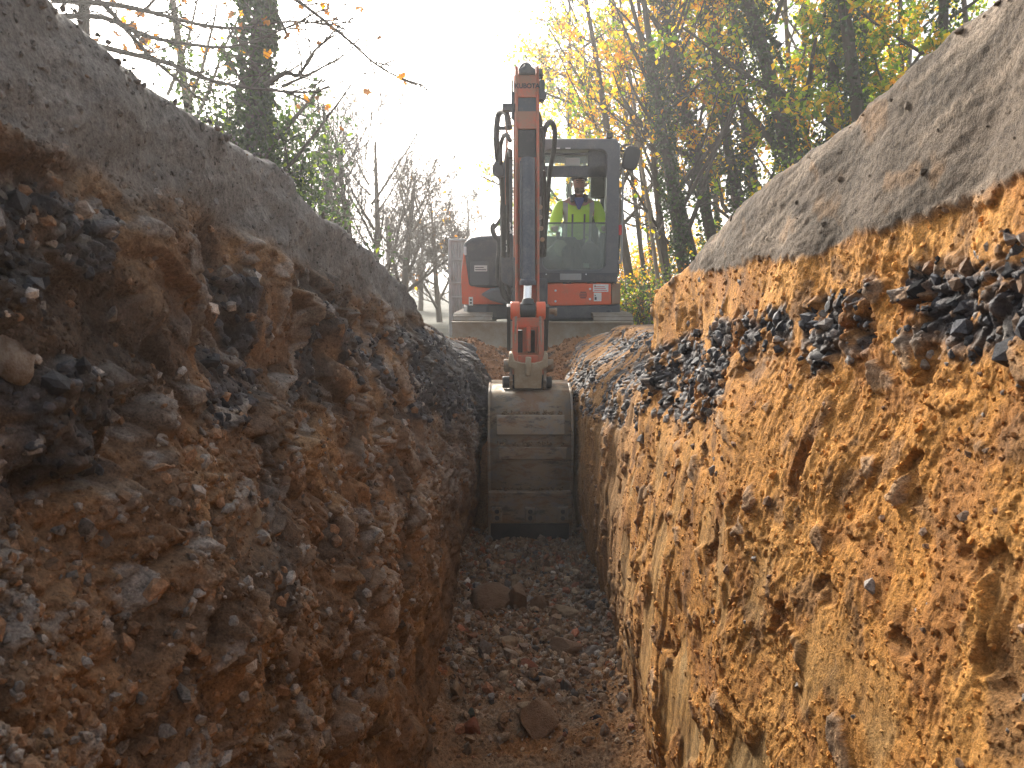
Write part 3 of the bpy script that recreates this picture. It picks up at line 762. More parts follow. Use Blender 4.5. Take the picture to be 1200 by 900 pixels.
    # darker sill band with number plate panel
    m = MB(); m.box(cx0+.01, cx1-.01, yc-.012, yc+.02, pz(330.5, yc), pz(319.5, yc)); m.build('sill_band', DARK, CABO, .006)
    m = MB(); m.box(px(656, yc), px(681, yc), yc-.018, yc-.012, pz(328, yc), pz(320.6, yc)); m.build('plate_holder', paint('grey_plate', (.3, .32, .33), .5, (.3, .28, .25), .3), CABO, .003)
    for qx in (640, 686.5):
        m = MB(); c = Vector((px(qx, yc), yc-.012, pz(321.5, yc))); m.cyl(c+Vector((0, -.008, 0)), c, .009, 10); m.build('bolt', LAMP, CABO, .002)
    # side and rear pillars, roof
    xo = cx1-.03
    for (ya, zlo, wd) in ((yb-.08, zs1, .08), (9.75, zs1, .07)):
        for xx in (cx0, cx1-.07):
            m = MB(); m.box(xx, xx+.07, ya, ya+wd, z0, z1-.02); m.build('cab_pillar', CABG, CABO, .012)
    m = MB(); m.box(cx0+.01, cx1-.01, yb-.06, yb, z0, pz(268, yc)); m.build('rear_panel', DARK, CABO, .02)
    for xx in (cx0, cx1-.05):
        m = MB(); m.box(xx, xx+.05, yc+.09, yb-.08, z0-.02, z0+(.12 if xx > .6 else .5)); m.build('side_sill', CABG, CABO, .012)
        m = MB(); m.box(xx, xx+.05, yc+.09, yb-.08, z1-.16, z1-.03); m.build('roof_rail', CABG, CABO, .012)
    m = MB(); m.prism([(yc+.02, z1-.04), (yc+.04, z1+.01), (yc+.2, z1+.045), (yb-.2, z1+.045), (yb+.03, z1), (yb+.03, z1-.05)], cx0+.02, cx1-.02); m.build('roof', CABG, CABO, .03, seg=3)
    # parked upper windscreen frame under the roof : the dark band with its pale reflection painted as a slab
    m = MB(); zb1 = pz(206, yc); zb0 = pz(180, yc)
    m.box(cx0+.05, px(711, yc), yc+.10, yc+.14, zb1, zb1+.13); m.box(cx0+.05, px(711, yc), yc+.10, yc+.14, zb0, zb0+.03); m.box(px(688, yc), px(711, yc), yc+.1, yc+.14, zb1, zb0+.05)
    m.build('visor_frame', DARK, CABO, .01)
    m = MB(); m.box(cx0+.08, px(690, yc), yc+.145, yc+.15, zb1+.12, zb0+.01); m.build('roof_pane', GLASSD, CABO)
    m = MB(); m.box(px(662, yc), px(679, yc), yc+.13, yc+.143, pz(192, yc), pz(183, yc)); m.build('pale_reflection', paint('reflection_grey', (.42, .44, .42), .6, (.3, .3, .28), .2), CABO, .003)
    for qx in (652, 664):
        m = MB(); m.box(px(qx-3, yc), px(qx+3, yc), yc-.01, yc+.0, pz(174.6, yc), pz(173.2, yc)); m.build('work_lamp', LAMP, CABO, .003)
    # lower windscreen and its top bar
    m = MB(); m.prism(rrect(cx0+.06, px(710, yc), pz(317, yc), pz(261, yc), .05), yc+.03, yc+.037, 'y'); m.build('lower_windscreen', GLASSD, CABO)
    m = MB(); m.box(cx0+.05, px(710, yc), yc+.025, yc+.045, pz(261.8, yc), pz(260.2, yc)); m.build('screen_bar', DARK, CABO, .004)
    m = MB(); m.box(cx0+.08, cx1-.08, yb-.04, yb-.032, pz(268, yc), z1-.12); m.build('rear_window', GLASS, CABO)
    for xx in (cx1-.028,):
        m = MB(); m.box(xx, xx+.006, yc+.09, 9.75, z0+.12, z1-.16); m.box(xx, xx+.006, 9.82, yb-.08, z0+.12, z1-.16); m.build('side_window', GLASS, CABO)
    # door grab rail, weather strips and outside clutter on the right of the cab
    m = MB(); m.tube(curve([(cx1+.02, yc+.16, pz(195, yc)), (cx1+.055, yc+.14, pz(200, yc)), (cx1+.055, yc+.14, pz(300, yc)), (cx1+.02, yc+.16, pz(305, yc))]), .014, 8); m.build('grab_rail', paint('pale_rail', (.35, .36, .37), .4, (.3, .3, .3), .3), CABO)
    m = MB(); m.box(cx1+.0, cx1+.05, yc+.22, yc+.30, pz(290, yc), pz(262, yc)); m.build('door_latch', RUB, CABO, .01)
    m = MB(); m.box(cx1+.005, cx1+.045, yc+.06, yc+.10, pz(275, yc), pz(263, yc)); m.build('side_reflector', REDL, CABO, .008)
    # mirror
    m = MB(); m.tube(curve([(cx1, yc+.05, pz(175, yc)), (px(735, yc), yc-.02, pz(180, yc)), (px(738, yc), yc-.03, pz(186, yc))]), .011, 8)
    mir = m.build('mirror', MIRR, CABO)
    m = MB(); cc = Vector((px(735.5, yc), yc-.06, pz(186.5, yc))); pts = []
    for k in range(24):
        a = 2*math.pi*k/24; ex_ = .095; ez = .14; ca, sa = math.cos(a), math.sin(a)
        x = math.copysign(abs(ca)**.6, ca)*ex_; z = math.copysign(abs(sa)**.6, sa)*ez; t = R(14)
        pts.append((cc.x+x*math.cos(t)+z*math.sin(t)*-1*-1, cc.z-x*math.sin(t)*-1*-1+z*math.cos(t)))
    m.prism(pts, cc.y-.03, cc.y+.04, 'y'); m.build('mirror_shell', MIRR, mir, .025, seg=4)
    m = MB(); m.cyl((px(712, yc), yc+.1, z1), (px(712, yc), yc+.1, z1+.03), .03, 12); m.box(px(708.5, yc), px(716, yc), yc+.05, yc+.13, z1+.02, pz(154, yc)); m.build('roof_light', RUB, CABO, .012)
    # seat, consoles and levers
    sx = .90
    m = MB(); m.box(sx-.25, sx+.25, 9.45, 9.92, zs1+.38, zs1+.52); m.build('seat', SEAT, CABO, .05, seg=3)
    m = MB(); m.prism(rrect(sx-.24, sx+.24, zs1+.50, zs1+1.12, .10), 9.86, 9.99, 'y'); m.build('backrest', SEAT, CABO, .04, seg=3)
    m = MB(); m.prism(rrect(px(691, 9.8), px(710, 9.8), pz(232, 9.8), pz(203, 9.8), .06), 9.84, 9.95, 'y'); m.build('headrest', SEAT, CABO, .03, seg=3)
    for s in (-1, 1):
        m = MB(); m.box(sx+s*.36-.07, sx+s*.36+.07, 9.25, 9.85, zs1+.35, zs1+.72); con = m.build('console', DARK, CABO, .03)
        m = MB(); m.tube([(sx+s*.34, 9.3, zs1+.72), (sx+s*.33, 9.26, zs1+.88)], [.018, .028], 10); m.build('joystick', RUB, con)
    yd = yc+.22
    m = MB()   # dash hump behind the lower screen
    hp = [(634, 316), (634, 300), (645, 289), (652, 281), (660, 278), (673, 277), (678, 283), (683, 296), (688, 305), (694, 309), (697, 317), (697, 330), (634, 330)]
    m.prism([(px(a, yd), pz(b_, yd)) for a, b_ in hp], yd, yd+.14, 'y'); dash = m.build('dashboard', RUB, CABO, .02)
    m = MB(); c = Vector((px(656.5, yd), yd-.02, pz(291, yd))); pts = [(c.x+.085*math.cos(a)*(1-.25*(math.sin(a) < 0)*abs(math.sin(a))), c.z+.10*math.sin(a)) for a in [R(k*15) for k in range(24)]]
    m.prism(pts, yd-.012, yd-.002, 'y'); m.build('dash_dial', paint('dial_khaki', (.20, .21, .12), .5, (.15, .15, .1), .3), dash, .004)
    m = MB(); c = Vector((px(692, yd), yd-.02, pz(291, yd))); m.prism([(c.x+.065*math.cos(R(k*15)), c.z+.11*math.sin(R(k*15))) for k in range(24)], yd+.16, yd+.19, 'y'); m.build('foot_window', paint('pale_pad', (.42, .46, .40), .5, (.3, .3, .26), .2), CABO, .01)
    m = MB(); m.box(px(683, yd), px(694, yd), yd-.03, yd-.004, pz(314, yd), pz(308.5, yd)); m.build('control_screen', paint('screen_pad', (.35, .42, .40), .3, (.3, .3, .3), .1), dash, .006)
    m = MB()
    for qx in (663, 668, 673): m.tube([(px(qx, yd), yd-.03, pz(312, yd)), (px(qx-1, yd), yd-.05, pz(288+qx*.0, yd))], [.008, .012], 8)
    m.build('lever', RUB, dash)
    # ------------------------------------------------ boom
    bx, bw = .12, .12
    m = MB()   # swing post
    m.prism([(8.35, pz(352, 8.6)), (9.05, pz(356, 8.6)), (9.05, 2.30), (8.80, 2.34), (8.55, 2.2), (8.4, 1.9)], bx-.13, bx+.13); post = m.build('swing_post', DARK, ex, .03)
    m = MB()
    pr = [(8.60, 1.98), (8.98, 2.16), (8.78, 2.9), (8.35, 3.62), (7.85, 3.93), (7.1, 3.86), (6.25, 3.58), (6.2, 3.36), (7.1, 3.50), (7.75, 3.48), (8.15, 3.2), (8.42, 2.75)]
    m.prism(pr, bx-.105, bx+.105); boom = m.build('boom', REDW, ex, .02)
    m = MB()
    for s in (-1, 1): m.cyl((bx+s*.11, 6.29, 3.47), (bx+s*.125, 6.29, 3.47), .075, 20)
    m.build('boom_pin', STEEL, boom, .005)
    # boom cylinder in its guard to the left, carrying the emblem and lettering
    m = MB(); gx0, gx1 = px(586.5, 8.15), px(601, 8.15)
    m.prism([(gx0+.01, pz(330, 8.15)), (gx1, pz(338, 8.15)), (gx1, pz(175, 8.15)), (gx0+.06, pz(172, 8.15)), (gx0+.02, pz(200, 8.15)), (gx0-.01, pz(245, 8.15))], 8.15, 8.27, 'y'); gd = m.build('boom_cylinder_guard', DARK, ex, .015)
    m = MB(); m.cyl((bx, 8.30, 1.95), (bx, 8.0, 3.0), .075, 18); m.build('boom_cylinder', DARK, ex)
    m = MB(); m.cyl((bx, 8.02, 2.95), (bx, 7.85, 3.52), .04, 14); m.build('cylinder_rod', CHR, ex)
    # emblem: gear ring around an open mark, then vertical white letters
    ye = 8.142; ecx = px(595.2, ye); 
    m = MB(); cz = pz(263.5, ye); ro, ri = .037, .022
    for k in range(20):
        a0, a1 = 2*math.pi*k/20, 2*math.pi*(k+1)/20
        m.add([(ecx+ro*math.cos(a0), ye, cz+ro*math.sin(a0)), (ecx+ro*math.cos(a1), ye, cz+ro*math.sin(a1)), (ecx+ri*math.cos(a1), ye, cz+ri*math.sin(a1)), (ecx+ri*math.cos(a0), ye, cz+ri*math.sin(a0)),
               (ecx+ro*math.cos(a0), ye+.006, cz+ro*math.sin(a0)), (ecx+ro*math.cos(a1), ye+.006, cz+ro*math.sin(a1))], [(0, 1, 2, 3), (0, 4, 5, 1)])
    def leg(xa, za, xb, zb_, w):
        t = Vector((xb-xa, zb_-za)).normalized(); nn = Vector((-t.y, t.x))*w
        m.add([(ecx+xa+nn.x, ye, cz+za+nn.y), (ecx+xb+nn.x, ye, cz+zb_+nn.y), (ecx+xb-nn.x, ye, cz+zb_-nn.y), (ecx+xa-nn.x, ye, cz+za-nn.y)], [(0, 1, 2, 3)])
    leg(-.012, -.03, -.04, -.075, .009); leg(.012, -.03, .04, -.075, .009); leg(-.045, -.085, .045, -.085, .006); leg(-.03, -.035, -.045, -.05, .006)
    m.build('emblem', WHT, gd)
    for k, chh in enumerate('KUBOTA'):
        text_obj('letter', chh, .050, (px(594, ye), ye, pz(276.5+3.55*k, ye)), (R(90), 0, 0), WHT, gd, bold=.002)
    # ------------------------------------------------ arm
    ax = .118
    def arm_y(z): return 5.72+(z-1.3)*.165
    zt_ = 3.61
    m = MB()
    hw = .093
    # main box
    pr = [(5.80, 1.30), (5.70, 1.36), (arm_y(1.9)-.02, 1.9), (arm_y(2.9)-.02, 2.9), (arm_y(3.0)+.03, 3.0), (arm_y(3.5)+.03, 3.48), (arm_y(3.5)+.16, 3.50), (6.36, 3.48), (6.40, 3.30), (6.22, 2.6), (5.98, 1.7), (5.90, 1.34)]
    m.prism(pr, ax-hw+.012, ax+hw-.012); arm = m.build('arm', REDW, ex, .01)
    # cheek plates either side (the bright edges)
    for s in (-1, 1):
        m = MB(); xa = ax+s*hw
        def yy(z): return arm_y(z)-.075
        pl = [(yy(1.62)+.10, 1.62), (yy(1.75), 1.75), (yy(2.9), 2.9), (yy(3.05)+.02, 3.05), (yy(3.4)+.035, 3.4), (yy(3.55)+.05, zt_-.02), (yy(3.6)+.12, zt_+.0), (yy(3.6)+.20, zt_-.10), (6.25, 3.3), (6.1, 2.4), (5.9, 1.7)]
        m.prism(pl, min(xa, xa-s*.022), max(xa, xa-s*.022)); m.build('cheek_plate', REDW, arm, .004)
    # cross plates and dark plates painting the shade of openings between the cheeks, from the top down
    def band(name, pa, pb, mat, out):
        m = MB(); ya = 6.02
        za, zb_ = pz(pa, ya), pz(pb, ya)
        m.prism([(arm_y(zb_)-out, zb_), (arm_y(za)-out, za), (arm_y(za)+.04, za), (arm_y(zb_)+.04, zb_)], ax-hw+.023, ax+hw-.023); return m.build(name, mat, arm, .003)
    b1 = band('cross_plate', 86.5, 114, REDW, .045); band('cross_gap_shade', 114, 131.5, DARK, .028); band('cross_plate', 131.5, 152.5, REDW, .050)
    band('cross_gap_shade', 153, 186, RUB, .030)
    m = MB(); m.prism([(ax-.06, pz(86, 6)), (ax+.065, pz(86, 6)), (ax+.06, pz(80, 6)), (ax+.025, pz(77, 6)), (ax+.02, pz(74.5, 6)), (ax-.02, pz(74.5, 6)), (ax-.025, pz(77, 6)), (ax-.065, pz(81, 6))], 6.0, 6.1, 'y'); m.build('rod_eye', DARK, arm, .006)
    zt1 = pz(98, 5.95)
    text_obj('lettering', 'KUBOTA', .050, (ax, arm_y(zt1)-.0495, zt1), (R(90), 0, 0), INK, b1, bold=.0012, spacing=.95)
    # arm cylinder above the boom
    m = MB(); m.cyl((bx, 7.6, 4.0), (bx, 6.75, 3.74), .065, 18); m.build('arm_cylinder', DARK, ex)
    m = MB(); m.cyl((bx, 6.8, 3.755), (bx, 6.22, 3.58), .033, 14); m.build('cylinder_rod', CHR, ex)
    # fittings on the right side of the arm head
    m = MB(); m.prism(rrect(ax+hw+.002, ax+hw+.045, pz(116, 6), pz(93, 6), .018), 6.0, 6.12, 'y'); m.cyl((ax+hw, 6.06, pz(84, 6)), (ax+hw+.03, 6.06, pz(84, 6)), .04, 14)
    m.tube(curve([(ax+hw+.04, 6.05, pz(105, 6)), (ax+hw+.05, 6.05, pz(112, 6)), (ax+hw+.02, 6.05, pz(119, 6))]), .010, 8); m.build('work_lamp', DARK, arm, .006)
    m = MB(); m.prism([(ax-hw-.03, pz(136, 6)), (ax-hw-.005, pz(140, 6)), (ax-hw-.005, pz(106, 6)), (ax-hw-.03, pz(106, 6))], 6.03, 6.1, 'y'); m.box(ax-hw-.1, ax-hw-.0, 6.05, 6.12, pz(128, 6), pz(119, 6)); m.build('hose_bracket', DARK, arm, .006)
    # bucket cylinder on the front face
    zc0, zc1 = pz(334, 5.62), pz(186, 5.85)
    def cyy(z): return arm_y(z)-.115
    m = MB(); m.tube([(ax+.004, cyy(zc0), zc0), (ax+.004, cyy(zc0), zc0+.035), (ax+.004, cyy(zc0), zc0+.036), (ax+.004, cyy(zc1), zc1)], [.064, .064, .055, .055], 28)
    cyl = m.build('bucket_cylinder', paint('blue_grey_cylinder', (.055, .065, .085), .4, (.2, .2, .2), .25), ex, .003)
    m = MB(); m.tube([(ax-.052, cyy(zc0)-.03, zc0+.05), (ax-.052, cyy(zc1)-.03, zc1-.02)], .006, 8); m.build('feed_pipe', DARK, cyl)
    zr = pz(352, 5.55)
    m = MB(); m.tube([(ax-.002, cyy(zr)+.0, zr-.02), (ax+.004, cyy(zc0), zc0+.02)], .033, 20); m.build('cylinder_rod', CHR, ex)
    m = MB()
    zp = pz(364, 5.5); yp = 5.50
    m.tube([(ax, yp+.02, zr+.005), (ax, yp, zp+.03)], [.042, .055], 16); m.cyl((ax-.055, yp, zp), (ax+.055, yp, zp), .058, 20); m.build('rod_clevis', EDGE, ex, .004)
    # side links from the arm to the pin, H link down to the hitch
    ztip = 1.36
    m = MB(); m.cyl((ax-.15, yp, zp), (ax+.15, yp, zp), .034, 18); m.build('link_pin', STEEL, ex, .004)
    m = MB(); m.cyl((ax+.14, yp, zp-.006), (ax+.20, yp, zp-.006), .022, 12); m.cyl((ax+.195, yp, zp-.01), (ax+.215, yp, zp-.01), .03, 12); m.build('grease_cap', STEEL, ex, .003)
    for s in (-1, 1):
        m = MB(); xa = ax+s*.142
        pts = [(yp-.05, zp+.03), (yp-.035, zp-.045), (yp+.17, ztip+.03), (yp+.25, ztip+.03), (yp+.27, ztip+.11), (yp+.04, zp+.05)]
        m.prism(pts, xa-.014, xa+.014); m.build('side_link', EDGE, ex, .005)
        m = MB(); xb = ax+s*.095
        m.cyl((xb-.034, yp, zp), (xb+.034, yp, zp), .067, 22); m.build('link_boss', RED, ex, .006)
        m = MB(); m.prism([(yp-.045, zp-.03), (yp+.045, zp-.03), (yp-.00, 1.30), (yp-.13, 1.24), (yp-.13, 1.33)], xb-.020, xb+.020); m.build('h_link', REDW, ex, .006)
        m = MB(); m.tube([(xb-s*.006, yp-.055, zp-.04), (xb+s*.006, yp-.11, 1.34)], .008, 8); m.build('grease_pipe', STEEL, ex)
    m = MB(); m.box(ax-.085, ax+.085, yp-.05, yp+.03, pz(384, 5.45), pz(372, 5.45)); m.box(ax-.012, ax+.02, yp-.07, yp-.03, pz(412, 5.45), pz(383, 5.45)); m.box(ax-.13, ax+.13, yp-.115, yp-.05, pz(426, 5.42), pz(416, 5.42)); m.build('link_web', REDW, ex, .008)
    # hoses: left loop, right loop, bundles
    def hose(pts, r, name='hydraulic_hose', mat=RUB, n=7):
        m = MB(); m.tube(curve(pts, n), r, 9); return m.build(name, mat, ex, smooth=True)
    def W(a, b_, d): return P(a, b_, d)
    dd = 6.6
    hose([W(597, 150, 6.3), W(593, 132, 6.4), W(585, 133, dd), W(582, 150, dd), W(582.5, 180, dd), W(588, 215, 7.0), W(590, 260, 7.6), W(590, 300, 8.1)], .026)
    hose([W(598, 165, 6.3), W(592, 158, 6.4), W(587, 170, dd), W(587, 195, dd), W(590, 235, 7.2), W(592, 280, 7.9)], .018)
    hose([W(599, 185, 6.2), W(596, 178, 6.3), W(594.5, 200, dd), W(595, 250, 7.0), W(596, 300, 7.6)], .016)
    hose([W(592, 138, 6.5), W(594, 160, 6.5), W(593, 230, 6.9), W(594, 240, 7.2)], .010, 'steel_pipe', REDW)
    m = MB(); c = W(583, 197, dd); m.prism([(c.x-.04, c.z-.05), (c.x-.05, c.z), (c.x-.02, c.z+.06), (c.x+.05, c.z+.05), (c.x+.06, c.z-.07), (c.x, c.z-.08)], dd-.03, dd+.05, 'y'); m.build('hose_clamp', DARK, ex, .012)
    m = MB(); c = W(587, 150, dd); m.box(c.x-.05, c.x+.075, dd-.02, dd+.04, c.z-.012, c.z+.012); m.build('hose_clamp', DARK, ex, .005)
    hose([W(633, 200, 6.6), W(636, 165, 6.6), W(639, 150, 6.6), W(645, 143, 6.7), W(650, 152, 6.8), W(649, 175, 6.9), W(644, 205, 7.1), W(640, 260, 7.6), W(636, 300, 8.1)], .023)
    hose([W(632, 230, 6.5), W(634, 180, 6.5), W(633, 145, 6.4), W(629, 130, 6.3)], .022)
    hose([W(634, 300, 7.6), W(636, 240, 7.0), W(637, 200, 6.8), W(635, 170, 6.6)], .018)
    for (a, b_, c_) in ((630, 118, 260), (634.5, 150, 290), (638, 200, 300)):
        hose([W(a, b_, 6.35), W(a+1.5, (b_+c_)/2, 6.7), W(a+.5, c_, 7.6)], .014)
    for (a, b_) in ((633, 243), (633, 255), (634, 268), (635.5, 281), (632, 168), (636, 190)):
        m = MB(); c = W(a, b_, 6.6); m.cyl((c.x, c.y-.04, c.z), (c.x, c.y, c.z), .02, 12); m.build('hose_fitting', STEEL, ex, .004)
    # lower hoses at the swing post on the left
    hose([W(580, 262, 8.5), W(577, 268, 8.5), W(580, 277, 8.5), W(585, 285, 8.5), W(583, 320, 8.55), W(588, 338, 8.6), W(600, 350, 8.7)], .028)
    hose([W(588, 255, 8.4), W(583, 262, 8.45), W(578, 268, 8.5)], .02)
    hose([W(590, 290, 8.4), W(588, 320, 8.4), W(590, 345, 8.5), W(602, 356, 8.6)], .030)
    hose([W(597, 300, 8.3), W(595, 325, 8.3), W(597, 345, 8.4)], .024)
    m = MB(); m.prism([(px(563, 8.75), pz(345, 8.75)), (px(575, 8.75), pz(338, 8.75)), (px(600, 8.75), pz(334, 8.75)), (px(602, 8.75), pz(360, 8.75)), (px(575, 8.75), pz(352, 8.75))], 8.70, 8.95, 'y'); m.build('swing_casting', CABG, ex, .03)
    m = MB(); m.box(px(602, 8.8), px(642, 8.8), 8.8, 9.1, pz(358, 8.8), pz(326, 8.8)); m.build('swing_bracket', DARK, ex, .03)
    # ------------------------------------------------ hitch and bucket
    hx = .128; yh = 5.36
    m = MB(); prof = [(597, 414), (601, 414), (603, 423), (612, 425.5), (627, 425.5), (636, 423), (638.5, 414), (642.5, 414), (643, 430), (636, 433), (635, 455.5), (603, 455.5), (602, 433), (595, 430)]
    m.prism([(px(a, yh), pz(b_, yh)) for a, b_ in prof], yh, yh+.20, 'y'); hit = m.build('quick_hitch', BEIGE, ex, .008)
    m = MB(); m.prism([(px(616, yh), pz(440, yh)), (px(622, yh), pz(440, yh)), (px(623, yh), pz(418, yh)), (px(616, yh), pz(418, yh))], yh-.035, yh+.0, 'y'); m.build('lug', BEIGE, hit, .008)
    for q, rr in ((430, .048), (450, .045)):
        m = MB(); m.cyl((px(590, yh)-.01*(q > 440), yh+.1, pz(q, yh)), (px(650, yh)-.01*(q > 440), yh+.1, pz(q, yh)), rr, 20); m.build('hitch_pin', STEEL if q == 430 else EDGE, hit, .008)
    m = MB(); m.box(px(600, yh), px(638.5, yh), yh+.05, yh+.25, pz(457, yh), pz(432, yh)); m.build('hitch_body', EDGE, hit, .01)
    bx0, bx1 = px(573.5, 5.2), px(671.5, 5.2)
    bk_prof = [(5.80, 1.10), (5.62, 1.15), (5.46, pz(455.5, 5.46)), (5.385, 1.115), (5.315, 1.055), (5.26, .965), (5.225, .86), (5.21, .74), (5.215, .62), (5.235, .50), (5.262, .405)]
    m = MB(); ny = 17; th = .022
    nseg = []
    pp = curve([(0, a, b_) for a, b_ in bk_prof], 4)
    vs = []; n = len(pp)
    for i, p in enumerate(pp):
        t = (pp[min(i+1, n-1)]-pp[max(i-1, 0)]).normalized(); nn = Vector((0, -t.z, t.y)); nn = nn if nn.y > 0 else -nn
        for o_ in (0, th):
            q = p+nn*o_; vs += [(bx0, q.y, q.z), (bx1, q.y, q.z)]
    fs = []
    for i in range(n-1):
        a = i*4; c = a+4
        fs += [(a, a+1, c+1, c), (a+2, c+2, c+3, a+3), (a, c, c+2, a+2), (a+1, a+3, c+3, c+1)]
    fs += [(0, 2, 3, 1), ((n-1)*4, (n-1)*4+1, (n-1)*4+3, (n-1)*4+2)]
    m.add(vs, fs); bk = m.build('bucket', STEEL, ex, smooth=True)
    for s, xa in ((-1, bx0), (1, bx1)):
        m = MB()
        pl = [(p.y-.010, p.z+.004) for p in pp[4:]]+[(5.27, .05), (5.46, .06), (5.85, .32), (5.98, .80), (5.92, 1.08)]
        m.prism(pl, min(xa, xa+s*.018), max(xa, xa+s*.018)); m.build('side_plate', STEEL, bk, .004)
    def strap(name, za, zb_, x0_, x1_, th_, mat, bev=.006):
        sel = [p for p in pp if zb_ <= p.z <= za and p.y < 5.5]
        m = MB(); pl = [(p.y-th_, p.z) for p in sel]+[(p.y+.004, p.z) for p in reversed(sel)]
        m.prism(pl, x0_, x1_); return m.build(name, mat, bk, bev)
    strap('wear_strap', pz(486, 5.2), pz(512, 5.2), bx0+.045, bx1-.045, .032, STEEL)
    strap('wear_strap', pz(521, 5.2), pz(543, 5.2), bx0+.06, bx1-.03, .026, STEEL)
    m = MB(); m.prism([(5.232, pz(577.5, 5.23)), (5.245, pz(576, 5.23)), (5.30, pz(576, 5.23)), (5.32, pz(614, 5.25)), (5.262, pz(614, 5.25))], bx0-.012, bx1+.006); lipp = m.build('lip_plate', STEEL, bk, .004)
    m = MB(); 
    zA, zB = pz(614, 5.27), pz(646, 5.27)
    pl = [(bx0-.002, zA), (bx1-.002, zA), (bx1-.004, zB+.05), (bx1-.03, zB+.012), (bx1-.12, zB), (bx0+.12, zB), (bx0+.03, zB+.012), (bx0, zB+.05)]
    m.prism(pl, 5.272, 5.30, 'y'); m.build('cutting_edge', EDGE, bk, .004)
    for cx_ in (bx0+.048, (bx0+bx1)/2, bx1-.052):
        m = MB(); m.prism([(5.225, pz(595, 5.23)), (5.265, pz(594, 5.23)), (5.285, pz(613, 5.23)), (5.235, pz(612, 5.23))], cx_-.038, cx_+.038); tb = m.build('edge_lug', STEEL, lipp, .006)
        m = MB()
        for q in (599.5, 607): m.cyl((cx_, 5.222, pz(q, 5.23)), (cx_, 5.24, pz(q, 5.23)), .017, 12)
        m.build('bolt', EDGE, lipp, .003)
    for s in (-1, 1):
        m = MB(); xa = px(619, yh)+s*.124; m.prism([(5.42, 1.12), (5.36, 1.2), (5.42, 1.30), (5.5, 1.30), (5.62, 1.2), (5.62, 1.12)], xa-.012, xa+.012); m.build('bucket_ear', STEEL, bk, .005)
    # soil caked along the straps and the lip
    rng = np.random.default_rng(9); n = 900
    zz = np.concatenate([pz(487, 5.2)+np.abs(rng.normal(0, .010, 300)), pz(522, 5.2)+np.abs(rng.normal(0, .012, 300)), pz(576.5, 5.2)+np.abs(rng.normal(0, .010, 300))])
    xx = rng.uniform(bx0+.05, bx1-.05, n); hmp = fbm(xx*14, zz*0+np.repeat([1., 5., 9.], 300), 3, 500); keep = hmp > -.1
    yy_ = np.interp(zz, [p.z for p in reversed(pp[8:])], [p.y for p in reversed(pp[8:])])
    so = scatter_mesh('caked_soil', None, np.stack([xx, yy_-.004, zz], 1)[keep]-np.array(wloc(bk)), np.exp(rng.normal(math.log(.007), .4, n))[keep], np.tile([.20, .14, .085], (n, 1))[keep]*rng.uniform(.6, 1.3, (keep.sum(), 1)), np.zeros(keep.sum()), M_STONE, 61)
    so.parent = bk; so['kind'] = 'stuff'
    for a, b2 in ((606.5, 612.5), (618.5, 627)):
        m = MB(); m.box(px(a, 5.55), px(b2, 5.55), 5.52, 5.62, pz(413, 5.55), pz(387, 5.55)); m.build('link_gap_shade', RUB, ex, .004)  # black plates paint in the shaded gaps between the link bars
    return ex

def build_container():
    G1 = paint('galvanised_grey', (.48, .51, .52), .5, (.3, .28, .25), .3, metal=.2)
    D = 12.6
    t = thing('storage_container', 'tall pale grey ribbed steel container standing behind the left rear of the excavator', 'container', (px(500, D)+.55, D+1.3, FARZ))
    x0, x1 = px(526, D), px(560, D)+1.6
    zt, zb = pz(280, D), pz(376, D)-.25
    x1 = px(560, D)
    m = MB(); m.box(x0+.02, x1, D+.03, D+2.6, zb, zt-.02); m.build('body', G1, t, .01)
    for a in range(8):
        m = MB(); xx = x0+.06+a*(x1-x0-.1)/8; m.box(xx, xx+.028, D, D+.032, zb+.05, zt-.06); m.build('rib', G1, t, .008)
    for q in (280, 303, 330, 347):
        m = MB(); zz = pz(q, D); m.box(x0, x1+.01, D-.015, D+.03, zz-.035, zz); m.build('cross_rail', G1, t, .008)
    m = MB(); m.box(x0-.005, x0+.05, D-.02, D+.05, zb, zt); m.box(x1-.05, x1+.005, D-.02, D+.05, zb, zt); m.build('corner_post', G1, t, .01)
    m = MB()
    for xx in (x0+.1, x1-.25): m.box(xx, xx+.15, D+.2, D+2.4, FARZ-.02, zb)
    m.build('skid', paint('dark_skid', (.06, .06, .06), .6), t, .01)
# ================================================================ the operator
def skin_chain(name, joints, edges, root, mat, parent=None, sub=2, origin=None):
    me = bpy.data.meshes.new(name); off = Vector(origin) if origin else wloc(parent) if parent else Vector((0, 0, 0))
    me.from_pydata([tuple(Vector(j[0])-off) for j in joints], edges, [])
    me.materials.append(mat)
    o = bpy.data.objects.new(name, me); COL.objects.link(o)
    if parent: o.parent = parent
    else: o.location = off
    bm = bmesh.new(); bm.from_mesh(me)
    lay = bm.verts.layers.skin.verify(); bm.verts.ensure_lookup_table()
    for i, j in enumerate(joints):
        r = j[1]; r = r if isinstance(r, tuple) else (r, r)
        bm.verts[i][lay].radius = r; bm.verts[i][lay].use_root = (i == root)
    bm.to_mesh(me); bm.free()
    s = o.modifiers.new('skin', 'SKIN'); s.use_smooth_shade = True; s.branch_smoothing = .6
    ss = o.modifiers.new('sub', 'SUBSURF'); ss.levels = sub; ss.render_levels = sub
    return o

